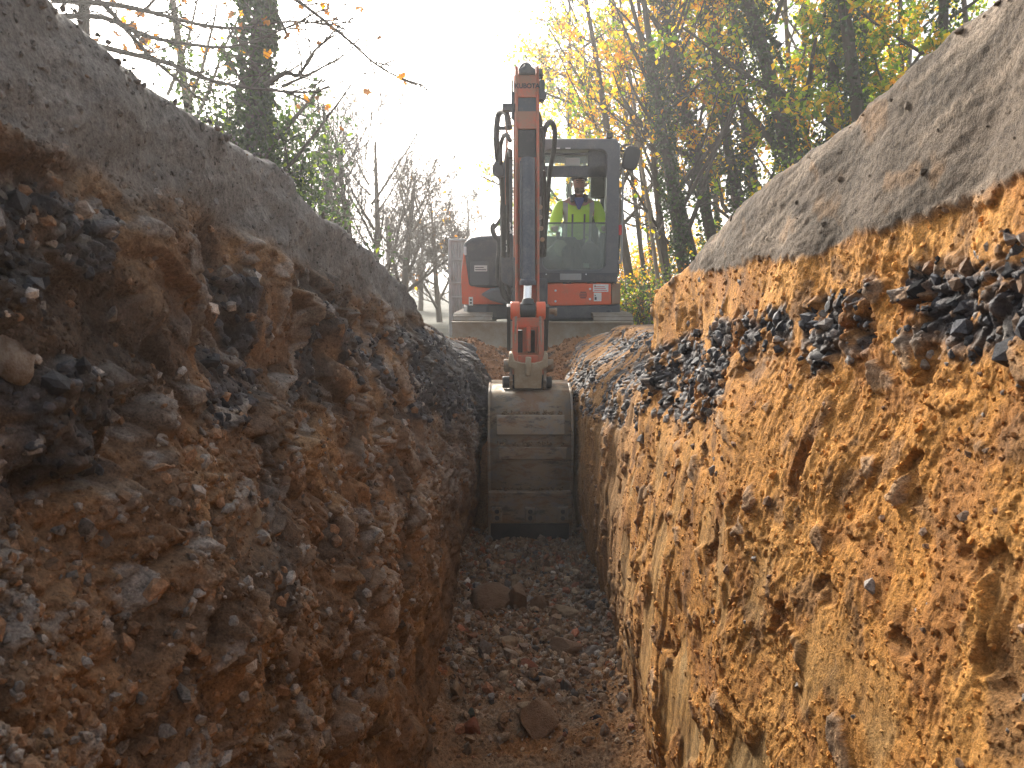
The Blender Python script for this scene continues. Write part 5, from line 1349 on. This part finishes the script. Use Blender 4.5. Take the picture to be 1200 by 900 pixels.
TM = {}
def make_tree(name, label, group, base, top, r, seed, levels=3, nb=(9, 6, 5), spread=50, length_side=None, leaf=None, nleaf=0, lsize=.07, ivy=0, ivy_h=1., ivy_r=.12, wob=.05,
              start=.25, ratio=.42, maple=False, cat='tree', bark='bark', leafpow=1., up=.04, zone=None, twig=.004):
    rnd = random.Random(seed); rng = np.random.default_rng(seed)
    base = Vector(base); top = Vector(top)
    t = thing(name, label, cat, base, group)
    ch = grow(rnd, Vector((0, 0, -.15)), (top-base), (top-base).length, r, levels, nb, spread, wob, up, ratio, start)
    ch[0] = ([Vector((0, 0, -.15))+(top-base)*(i/(len(ch[0][0])-1))+(p-(top-base)*(i/(len(ch[0][0])-1))-Vector((0, 0, -.15)))*.5 for i, p in enumerate(ch[0][0])], ch[0][1], 0)
    big = [(p, [max(x, twig) for x in rr]) for p, rr, l in ch if l == 0]
    V, Fc = tubes_np(big, 9); mesh_np('trunk', V, Fc, TM[bark], True, parent=t)
    sub = [(p, [max(x, twig) for x in rr]) for p, rr, l in ch if 0 < l < 2]; fine = [(p, [max(x, twig) for x in rr]) for p, rr, l in ch if l >= 2]
    if sub:
        V, Fc = tubes_np(sub, 6)
        if fine:
            V2, F2 = tubes_np(fine, 3); Fc = np.concatenate([Fc, F2+len(V)]); V = np.concatenate([V, V2])
        mesh_np('branches', V, Fc, TM[bark], True, parent=t)
    if nleaf:
        ends = [(p, l) for p, rr, l in ch if l >= max(1, levels-1)]
        # leaves hang in clusters: some shoots are full, some bare
        wts = np.array([rnd.random()**2.2+.02 for _ in ends]); wts /= wts.sum()
        nleaf = int(nleaf*(1.5 if nleaf > 200 else 1)); pick = rng.choice(len(ends), nleaf, p=wts)
        C = np.array([tuple(ends[i][0][k].lerp(ends[i][0][k+1], f)) for i, k, f in zip(pick, rng.integers(1, 4, nleaf), rng.random(nleaf))])
        C += rng.normal(size=C.shape)*lsize*.9; C[:, 2] -= lsize*.4
        V, Fc, k = leaves_np(rng, C, lsize*1.3, maple=maple)
        cols = np.repeat(palette(rng, nleaf, leaf), k, 0)
        mesh_np('crown', V, Fc, TM['leaf'], False, cols, parent=t)
    if ivy:
        pts, rr, _ = ch[0]; tt = rng.random(ivy)**.9*ivy_h*(len(pts)-1)
        i = np.minimum(tt.astype(int), len(pts)-2); f = tt-i; pa = np.array([tuple(q) for q in pts])
        c = pa[i]*(1-f[:, None])+pa[i+1]*f[:, None]; an = rng.random(ivy)*2*math.pi
        prof = .45+.9*np.abs(np.sin(tt*2.3+seed))*rng.random(ivy)
        rad = np.interp(tt, np.arange(len(pts)), rr)+ivy_r*prof
        nrm = np.stack([np.cos(an), np.sin(an), np.zeros(ivy)+.3], 1)
        C = c+nrm*rad[:, None]; C[:, 2] += rng.normal(size=ivy)*.04
        V, Fc, k = leaves_np(rng, C, .058, nrm, .9)
        mesh_np('ivy', V, Fc, TM['ivyleaf'], False, np.repeat(palette(rng, ivy, {'ivy': 1}), k, 0), parent=t)
    return t

def bush(name, label, group, base, w, h, d, seed, spec, n, lsize=.06, nst=40, cat='shrub'):
    rng = np.random.default_rng(seed); rnd = random.Random(seed)
    t = thing(name, label, cat, base, group)
    ch = []; C = []
    for i in range(nst):
        a = rnd.random()*2*math.pi; sp = rnd.random()**.5
        tip = Vector((math.cos(a)*w*.5*sp*(.6+.5*rnd.random()), math.sin(a)*d*.5*sp, h*(1-.45*sp*sp)*rnd.uniform(.6, 1.1)))
        st = Vector((tip.x*.35, tip.y*.35, -.1)); pts = [st.lerp(tip, k/5)+Vector((rnd.gauss(0, .03), rnd.gauss(0, .03), 0)) for k in range(6)]
        ch.append((pts, [.014*(1-k/7)+.003 for k in range(6)]))
        for k in range(4):
            q = pts[2+k % 4]; e = q+Vector((rnd.gauss(0, .25), rnd.gauss(0, .25), rnd.gauss(.12, .16)))*min(1, h)
            ch.append(([q, q.lerp(e, .5)+Vector((0, 0, .03)), e], [.006, .005, .003]))
            C.append(e); C.append(q.lerp(e, .5))
    V, Fc = tubes_np(ch, 4); mesh_np('stems', V, Fc, TM['bark'], True, parent=t)
    C = np.array([tuple(c) for c in C]); pick = rng.integers(0, len(C), n)
    P3 = C[pick]+rng.normal(size=(n, 3))*np.array([.10, .10, .09])*max(.6, min(1.3, h))
    V, Fc, k = leaves_np(rng, P3, lsize)
    mesh_np('foliage', V, Fc, TM['leaf' if 'ivy' not in spec else 'ivyleaf'], False, np.repeat(palette(rng, n, spec), k, 0), parent=t)

def G0(pxx, d): 
    p = P(pxx, 332, d); return Vector((p.x, d, FARZ))

def build_trees():
    TM['bark'] = bark_mat('bark', (.05, .042, .032), (.13, .11, .085)); TM['greybark'] = bark_mat('grey_bark', (.12, .10, .08), (.26, .22, .17))
    TM['palebark'] = bark_mat('pale_bark', (.22, .19, .15), (.40, .36, .30)); TM['leaf'] = leaf_mat('leaf', .6); TM['ivyleaf'] = leaf_mat('ivy_leaf', .35, .35)
    GRt = 'autumn trees standing right of the trench'; GL = 'bare trees standing left of the trench'; GB = 'woodland trees in the distance behind the excavator'
    def T(name, label, group, pb, pt, pyt, d, r, seed, **k):
        """trunk foot at picture column pb, trunk passing pt,pyt"""
        b = G0(pb, d); q = P(pt, pyt, d+k.pop('lean', 0.)); s = k.pop('ext', 1.35); top = b+(q-b)*s
        return make_tree(name, label, group, b, top, r, seed, **k)
    OR = {'orange': 1.6, 'yellow': 4, 'green': 1.2, 'mix': 2}; YG = {'yellow': 2, 'green': 3.4, 'mix': 1.5}; GY = {'green': 5, 'yellow': 1.3, 'mix': 1}
    # right wood, near row
    T('ivy_tree', 'thick pale trunk at the top right, ivy only on its upper stem', GRt, 1050, 985, 0, 9.5, .125, 1, levels=3, nb=(8, 5, 4), leaf=YG, nleaf=1500, lsize=.075, ivy=2200, ivy_r=.10, ratio=.34, ext=1.5)
    T('ivy_tree', 'dark ivy clad trunk leaning left across the middle of the right wood', GRt, 985, 868, 30, 11., .17, 2, nb=(9, 6, 4), leaf=GY, nleaf=1700, lsize=.075, ivy=5200, ivy_r=.17, ratio=.36, ext=1.45)
    T('ivy_tree', 'upright ivy wrapped trunk right of the leaning one, dark against the leaves', GRt, 985, 962, 20, 11.5, .15, 3, nb=(8, 6, 4), leaf=YG, nleaf=1500, lsize=.07, ivy=4200, ivy_r=.16, ratio=.36, ext=1.4)
    T('ivy_tree', 'ivy trunk at the top right corner just left of the thin bare stem', GRt, 1105, 1098, 0, 10.5, .12, 4, nb=(8, 5, 4), leaf=GY, nleaf=1600, lsize=.075, ivy=2500, ivy_r=.13, ratio=.36, ext=1.5)
    T('slim_tree', 'thin bare stem nearest the right edge above the bank', GRt, 1165, 1150, 0, 12., .07, 5, levels=3, nb=(8, 5, 3), leaf=GY, nleaf=600, lsize=.07, ratio=.3, bark='greybark', ext=1.5)
    T('ivy_tree', 'mossy trunk rising behind the orange leaved boughs in mid wood', GRt, 905, 868, 100, 13., .13, 6, nb=(10, 6, 4), leaf=OR, nleaf=2400, lsize=.075, ivy=1800, ivy_r=.08, ratio=.4, ext=1.8, bark='greybark')
    T('ivy_tree', 'ivy covered trunk leaning left, second from the cab', GRt, 868, 800, 120, 12.5, .12, 7, nb=(11, 7, 4), leaf=OR, nleaf=1500, lsize=.07, ivy=3800, ivy_r=.13, ratio=.42, ext=1.75)
    T('ivy_tree', 'ivy trunk nearest the cab mirror, leaning left with a web of bare twigs', GRt, 822, 760, 100, 11.5, .11, 8, levels=4, nb=(13, 6, 5, 3), leaf=OR, nleaf=190, lsize=.06, ivy=3000, ivy_h=.75, ivy_r=.11, ratio=.44, ext=1.6)
    T('slim_tree', 'dark bare trunk crossing in front of the second ivy trunk', GRt, 845, 780, 170, 12., .08, 9, levels=4, nb=(10, 6, 4, 3), leaf=OR, nleaf=250, lsize=.065, ratio=.42, ext=2.0)
    T('slim_tree', 'slender grey stem straight behind the orange boughs', GRt, 885, 855, 130, 15., .08, 10, nb=(12, 7, 4), leaf=OR, nleaf=1700, lsize=.075, ratio=.42, ext=2.1, bark='greybark')
    T('slim_tree', 'pale yellowish twin stem low beside the cab', GRt, 783, 765, 240, 12.8, .045, 11, nb=(9, 6, 3), leaf=YG, nleaf=700, lsize=.06, ratio=.4, ext=2.6, bark='palebark')
    T('slim_tree', 'pale thin stem just right of the twin stem beside the cab', GRt, 795, 772, 250, 13.4, .04, 12, nb=(9, 6, 3), leaf={'yellow': 3, 'orange': 2}, nleaf=700, lsize=.06, ratio=.4, ext=2.8, bark='palebark')
    T('slim_tree', 'bare twiggy tree behind the arm and the cab roof with branches reaching left', GRt, 748, 715, 100, 14., .10, 13, levels=4, nb=(18, 9, 6, 3), leaf=OR, nleaf=260, lsize=.06, ratio=.5, ext=1.6, spread=58)
    T('ivy_tree', 'ivy trunk behind the leaning one on the right of the wood', GRt, 1030, 1010, 60, 14., .12, 14, nb=(10, 6, 4), leaf=YG, nleaf=2200, lsize=.08, ivy=2000, ivy_r=.12, ratio=.4, ext=1.7)
    T('slim_tree', 'thin stem between the two ivy trunks at the right of the wood', GRt, 935, 925, 60, 14.5, .07, 15, nb=(11, 6, 4), leaf=YG, nleaf=2300, lsize=.078, ratio=.42, ext=1.9, bark='greybark')
    T('slim_tree', 'grey stem in the gap over the middle of the right bank', GRt, 1075, 1060, 30, 15., .08, 16, nb=(11, 6, 4), leaf=GY, nleaf=2600, lsize=.08, ratio=.42, ext=1.8)
    T('slim_tree', 'distant yellow leaved tree seen between the cab and the first ivy trunk', GRt, 775, 760, 200, 19., .09, 17, nb=(13, 7, 4), leaf={'yellow': 4, 'orange': 1, 'mix': 2, 'green': 1}, nleaf=900, lsize=.085, ratio=.45, ext=2.3)
    T('slim_tree', 'distant orange leaved tree behind the second ivy trunk', GRt, 850, 830, 150, 20., .10, 18, nb=(13, 7, 4), leaf={'yellow': 3, 'orange': 1.5, 'green': 2}, nleaf=2200, lsize=.09, ratio=.45, ext=2.1)
    T('slim_tree', 'distant green and yellow tree closing the gap in the right wood', GRt, 950, 940, 120, 20., .10, 19, nb=(13, 7, 4), leaf=YG, nleaf=4200, lsize=.1, ratio=.45, ext=2.3)
    T('slim_tree', 'distant greener tree behind the right end of the wood', GRt, 1060, 1055, 100, 19., .10, 20, nb=(13, 7, 4), leaf=GY, nleaf=4200, lsize=.1, ratio=.45, ext=2.3)
    T('slim_tree', 'bare sapling with crossing boughs below the cab mirror', GRt, 765, 742, 220, 15.5, .06, 21, levels=4, nb=(12, 6, 4, 3), leaf={'yellow': 3, 'orange': 3}, nleaf=500, lsize=.065, ratio=.45, ext=2.4)
    T('slim_tree', 'far twiggy tree right behind the cab windows', GRt, 690, 690, 220, 24., .10, 22, levels=4, nb=(12, 7, 5, 2), leaf={'green': 2, 'yellow': 3}, nleaf=3000, lsize=.11, ratio=.45, ext=2.2)
    T('slim_tree', 'far bare tree whose twigs show between the arm and the cab roof', GRt, 668, 655, 130, 20., .11, 23, levels=4, nb=(13, 7, 5, 2), leaf=OR, nleaf=300, lsize=.07, ratio=.42, ext=1.55)
    T('slim_tree', 'leaning bare stem whose fine twigs spread over the cab roof', GRt, 800, 735, 120, 13.5, .085, 24, levels=4, nb=(16, 8, 6, 3), leaf=OR, nleaf=150, lsize=.06, ratio=.46, ext=1.7, spread=52)
    T('ivy_tree', 'crooked ivy trunk between the orange boughs and the olive shrub', GRt, 925, 850, 60, 12., .12, 25, nb=(9, 6, 4), leaf=GY, nleaf=1500, lsize=.075, ivy=4200, ivy_r=.15, ratio=.38, ext=1.5, wob=.1)
    # left side
    T('ivy_tree', 'thick ivy smothered trunk, darkest of the left side', GL, 283, 280, 0, 8.6, .12, 31, levels=3, nb=(8, 5, 4), leaf={'ivy': 1}, nleaf=500, lsize=.06, ivy=7500, ivy_r=.15, ratio=.28, ext=1.35, start=.3)
    T('ivy_tree', 'thinner twin of the thick ivy trunk, leaning against its right side', GL, 296, 292, 0, 8.9, .07, 32, levels=3, nb=(7, 5, 4), ivy=3000, ivy_r=.08, ratio=.3, ext=1.4)
    T('slim_tree', 'slim yellow green trunk left of the ivy pair', GL, 240, 236, 0, 9.2, .07, 33, levels=4, nb=(9, 5, 4, 3), leaf={'orange': 2, 'brown': 2}, nleaf=130, lsize=.08, ratio=.33, ext=1.5, ivy=500, ivy_r=.05, bark='palebark', maple=True)
    make_tree('slim_tree', 'slim leaning tree at the top left corner beyond the left bank', GL, G0(95, 7.6), P(130, -260, 7.6), .10, 34, levels=3, nb=(6, 5, 4), ratio=.35, leaf={'orange': 2, 'brown': 2}, nleaf=70, lsize=.08, maple=True)
    bush('ivy_shrub', 'dark bushy ivy mound beside the foot of the ivy pair', GL, G0(328, 9.3), 1.6, 3.2, 1.3, 35, {'ivy': 1, 'green': .2}, 14000, .075, 70)
    bush('ivy_shrub', 'smaller ivy mound under the slim yellow green trunk', GL, G0(270, 9.0), 1.2, 3.5, 1.0, 36, {'ivy': 1, 'green': .3}, 9000, .07, 50)
    T('bare_tree', 'leafless tree with two upright stems left of the machine', GL, 420, 405, 165, 16., .10, 37, levels=4, nb=(13, 8, 6, 4), ratio=.68, spread=38, start=.10, ext=1.08, bark='greybark', up=.05, twig=.0045)
    T('bare_tree', 'leafless tree leaning right, its forked stem beside the two stemmed one', GL, 437, 452, 170, 16.5, .10, 38, levels=4, nb=(13, 8, 6, 4), ratio=.68, spread=38, start=.10, ext=1.05, bark='greybark', up=.05, twig=.0045)
    T('bare_tree', 'leafless spreading tree midway between the bank and the grey container', GL, 470, 478, 215, 17., .11, 39, levels=4, nb=(13, 8, 6, 4), ratio=.6, spread=42, start=.12, ext=1.05, bark='greybark', twig=.005)
    T('bare_tree', 'small leafless tree just left of the grey container', GL, 515, 508, 235, 18., .08, 40, levels=4, nb=(13, 8, 6, 4), ratio=.6, spread=45, start=.12, ext=1.05, bark='greybark', leaf={'orange': 1, 'brown': 1}, nleaf=90, lsize=.09, twig=.005)
    T('bare_tree', 'leafless tree at the skyline above the middle of the left bank', GL, 375, 385, 185, 15., .07, 41, levels=4, nb=(12, 8, 6, 3), ratio=.55, spread=40, start=.15, ext=1.1, twig=.005)
    for i, (a, b, c, d_) in enumerate([(400, 402, 255, 24), (455, 450, 260, 26), (492, 496, 270, 25), (530, 530, 285, 27), (548, 546, 250, 30)]):
        T('bare_tree', 'far leafless tree lost in the grey twig haze on the left skyline', 'far leafless trees on the left skyline', a, b, c, d_, .10, 50+i, levels=4, nb=(12, 8, 6, 3), ratio=.6, spread=45, start=.1, ext=1.1, bark='greybark', twig=.007)
    # boughs that cross the sky belong to a tree beyond the left bank
    rnd = random.Random(5); rng = np.random.default_rng(5)
    t = thing('overhanging_tree', 'tree beyond the left bank whose low boughs carry scattered brown and orange lobed leaves', 'tree', G0(60, 7.0), GL)
    o0 = Vector(t.location); ch = []
    b0 = Vector((0, 0, -.1)); ch.append(([b0, Vector((.0, .05, 1.5)), Vector((-.05, .1, 3.0)), Vector((.05, .1, 4.4)), Vector((0, .1, 6.))], [.14, .12, .10, .08, .05], 0))
    for pts in ([(60, 40), (140, 60), (200, 75), (250, 95), (310, 105), (360, 108), (395, 100)], [(60, 0), (130, 5), (180, 15), (230, 28), (280, 33), (340, 25), (400, 30)],
                [(60, 20), (120, 20), (165, 40), (210, 50), (270, 55), (330, 35), (380, 10)], [(60, -60), (150, -50), (240, -40), (330, -10), (400, 40), (440, 75), (475, 95)],
                [(310, 100), (335, 85), (350, 88), (368, 60), (385, 45)], [(60, -10), (110, -5), (170, 60), (215, 100), (240, 120)]):
        pp = [P(a, b_, 7.0+.1*i)-o0 for i, (a, b_) in enumerate(pts)]
        ch.append((curve(pp, 3), list(np.linspace(.028, .006, (len(pp)-1)*3+1)), 1))
        for k in range(1, len(pp)):
            for q in range(4):
                s = pp[k-1].lerp(pp[k], rnd.random()); dr = (pp[k]-pp[k-1]).normalized()+Vector((rnd.gauss(.2, .3), rnd.gauss(0, .5), rnd.gauss(.1, .55)))
                grow(rnd, s, dr, rnd.uniform(.35, .8), .008, 2, (4, 3), 40, .16, .0, .55, .2, ch, 1)
    V, Fc = tubes_np([(p, [max(x, .0035) for x in r]) for p, r, l in ch if l == 0], 9); mesh_np('trunk', V, Fc, TM['bark'], True, parent=t)
    V, Fc = tubes_np([(p, [max(x, .0032) for x in r]) for p, r, l in ch if l > 0], 4); mesh_np('branches', V, Fc, TM['bark'], True, parent=t)
    C = []
    for a, b_, n_, sp in ((160, 40, 16, 14), (175, 50, 8, 10), (150, 20, 8, 14), (225, 30, 5, 10), (335, 42, 1, 1), (312, 64, 2, 3), (352, 5, 4, 6), (345, 32, 3, 5), (378, 12, 3, 6), (392, 28, 3, 5), (378, 50, 2, 4), (358, 118, 3, 5), (386, 116, 3, 6),
                          (385, 128, 2, 3), (400, 150, 1, 2), (412, 120, 1, 3), (430, 105, 1, 2), (472, 95, 4, 4), (430, 45, 1, 2), (420, 10, 3, 5), (445, 42, 1, 2), (375, 128, 1, 2), (300, 20, 4, 16), (270, 45, 5, 14)):
        for k in range(n_): C.append(tuple(P(a+rng.normal()*sp, b_+rng.normal()*sp*.7, 7.3+rng.random()*.4)-o0))
    C = np.array(C); V, Fc, k = leaves_np(rng, C, .085, maple=True)
    cl = palette(rng, len(C), {'brown': 3, 'orange': 1.2}); mesh_np('crown', V, Fc, TM['leaf'], False, np.repeat(cl, k, 0), parent=t)
    # low growth
    GS = 'shrubs at the foot of the right wood'
    bush('shrub', 'yellow green shrub at the foot of the wood beside the cab', GS, G0(745, 12.2), 1.7, .95, 1.2, 60, {'green': 2, 'ivy': 2, 'brown': 1, 'yellow': .7}, 2600, .06)
    bush('shrub', 'bright green shrub low where the right bank meets the wood', GS, G0(768, 13.5), 2.0, 1.1, 1.4, 61, {'green': 3, 'ivy': 2, 'yellow': 1}, 2600, .065)
    bush('shrub', 'olive shrub hanging over the crest of the right bank', GS, G0(925, 9.0), 1.3, 2.2, 1.2, 62, {'green': 3, 'ivy': 1, 'yellow': 1}, 3600, .06)
    bush('shrub', 'dark green shrub on the crest right of the olive one', GS, G0(1000, 9.6), 1.5, 2.6, 1.3, 63, {'green': 2, 'ivy': 2, 'yellow': .7}, 3600, .065)
    bush('shrub', 'golden shrub deep in the wood behind the cab', GS, G0(735, 19), 2.6, 2.0, 2., 64, {'yellow': 3, 'orange': 2, 'green': 1}, 4500, .09)
    bush('shrub', 'brownish shrub deep in the wood behind the twin stems', GS, G0(800, 19), 3.0, 2.6, 2., 65, {'yellow': 2, 'orange': 2, 'green': 2}, 4500, .09)
    bush('shrub', 'large green thicket behind the middle of the right bank', GS, G0(880, 17), 3.0, 3.2, 2., 66, {'green': 3, 'yellow': 2, 'ivy': 1}, 5500, .085)
    bush('shrub', 'large green thicket behind the right end of the bank', GS, G0(1010, 16), 3.4, 4.0, 2., 67, {'green': 3, 'yellow': 1, 'ivy': 1}, 6000, .09)
    bush('shrub', 'low bramble thicket seen through the cab windows', GS, G0(670, 20), 3.2, 2.4, 2., 68, {'green': 3, 'yellow': 2, 'brown': 1}, 4500, .09)

def build_haze():
    me = bpy.data.meshes.new('haze'); bm = bmesh.new(); bmesh.ops.create_cube(bm, size=2)  # haze volume added to imitate veiling lens glare
    for v in bm.verts: v.co = Vector((v.co.x*640, 250+v.co.y*480, 10+v.co.z*12))
    bm.to_mesh(me); bm.free(); o = bpy.data.objects.new('haze', me); COL.objects.link(o)
    m = bpy.data.materials.new('haze'); m.use_nodes = True; nt = m.node_tree; nt.nodes.clear()
    out = nt.nodes.new('ShaderNodeOutputMaterial'); v = nt.nodes.new('ShaderNodeVolumePrincipled'); v.inputs['Density'].default_value = HAZE_D; v.inputs['Color'].default_value = (.97, .98, 1, 1); v.inputs['Anisotropy'].default_value = .55
    L(nt, v.outputs[0], out.inputs['Volume']); me.materials.append(m)
    tag(o, 'thin pale air haze added in place of lens glare', None, None, 'stuff')
HAZE_D = .0045
# ================================================================ camera, light, render
def setup():
    cam = bpy.data.cameras.new('camera'); co = bpy.data.objects.new('camera', cam); COL.objects.link(co)
    co.location = (0, 0, CAMZ); co.rotation_euler = (math.pi/2-PITCH, 0, 0)
    cam.sensor_width = 36; cam.lens = F/1200*36; cam.clip_start = .02; cam.clip_end = 3000
    cam.dof.use_dof = True; cam.dof.focus_distance = 4.5; cam.dof.aperture_fstop = 15
    scene.camera = co
    w = bpy.data.worlds.new('World'); scene.world = w; w.use_nodes = True
    nt = w.node_tree; bg = nt.nodes['Background']
    sky = nt.nodes.new('ShaderNodeTexSky'); sky.sky_type = 'NISHITA'; sky.sun_disc = False
    sky.sun_elevation = SUN_EL; sky.sun_rotation = SUN_AZ
    sky.altitude = 50; sky.air_density = 1.0; sky.dust_density = 6.0; sky.ozone_density = .6
    hs = nt.nodes.new('ShaderNodeHueSaturation'); hs.inputs['Saturation'].default_value = .4; nt.links.new(sky.outputs[0], hs.inputs['Color']); nt.links.new(hs.outputs[0], bg.inputs[0]); bg.inputs[1].default_value = SKY_STR
    s = bpy.data.lights.new('sun', 'SUN'); s.energy = SUN_STR; s.angle = R(SUN_ANG); s.color = (1, .93, .82)
    so = bpy.data.objects.new('sun', s); COL.objects.link(so)
    dirv = Vector((math.sin(SUN_AZ)*math.cos(SUN_EL), math.cos(SUN_AZ)*math.cos(SUN_EL), math.sin(SUN_EL)))
    so.rotation_euler = (-dirv).to_track_quat('-Z', 'Y').to_euler(); so.location = dirv*60
    scene.view_settings.view_transform = 'Standard'; scene.view_settings.look = 'None'
    scene.view_settings.gamma = 1; scene.view_settings.exposure = EXPO
    scene.render.engine = 'CYCLES'
    c = scene.cycles
    c.use_denoising = True; c.max_bounces = 8; c.diffuse_bounces = 4; c.transparent_max_bounces = 12; c.volume_bounces = 0
    c.sample_clamp_indirect = 8
    c.use_adaptive_sampling = True; c.adaptive_threshold = .006
    scene.render.use_persistent_data = False
SUN_EL = R(27); SUN_AZ = R(-20); SUN_STR = 3.4; SUN_ANG = 7; SKY_STR = .12; EXPO = 1.47

M_SOIL = soil_mat('soil', 70, 260, .6, .01)
M_STONE = soil_mat('stone_bits', 90, 300, .5, .004)
M_SOIL2 = soil_mat('floor_soil', 60, 200, .55, .012)
def ground_mat():
    m, nt, b = nmat('woodland_ground')
    tc = N(nt, 'ShaderNodeTexCoord'); n1 = N(nt, 'ShaderNodeTexNoise', Scale=2.5, Detail=9., Roughness=.7); L(nt, tc.outputs['Object'], n1.inputs['Vector'])
    n2 = N(nt, 'ShaderNodeTexVoronoi', Scale=14.); L(nt, tc.outputs['Object'], n2.inputs['Vector'])
    cr = N(nt, 'ShaderNodeValToRGB'); L(nt, n1.outputs[0], cr.inputs[0])
    e = cr.color_ramp.elements; e[0].position = .35; e[0].color = (.06, .05, .025, 1); e[1].position = .65; e[1].color = (.16, .12, .05, 1)
    k = cr.color_ramp.elements.new(.5); k.color = (.07, .08, .03, 1)
    mx = N(nt, 'ShaderNodeMix', data_type='RGBA'); mx.inputs[0].default_value = .25; L(nt, cr.outputs[0], mx.inputs[6]); L(nt, n2.outputs['Color'], mx.inputs[7])
    hs = N(nt, 'ShaderNodeHueSaturation', Saturation=.6, Value=.8); L(nt, cr.outputs[0], hs.inputs['Color']); L(nt, hs.outputs[0], b.inputs['Base Color'])
    b.inputs['Roughness'].default_value = .95
    bp = N(nt, 'ShaderNodeBump', Strength=.6, Distance=.05); L(nt, n1.outputs[0], bp.inputs['Height']); L(nt, bp.outputs[0], b.inputs['Normal'])
    return m
M_GROUND = ground_mat()

def main():
    import time as _t
    t0 = _t.time()
    for fn in STEPS:
        fn(); print('STEP', fn.__name__, round(_t.time()-t0, 1))
    setup()
def banks(): build_bank(-1); build_bank(1)
STEPS = [banks, build_floor, build_ground]
for nm in ('build_scatter', 'build_rocks', 'build_excavator', 'build_container', 'build_operator', 'build_trees', 'build_haze'):
    if nm in globals(): STEPS.append(globals()[nm])
main()
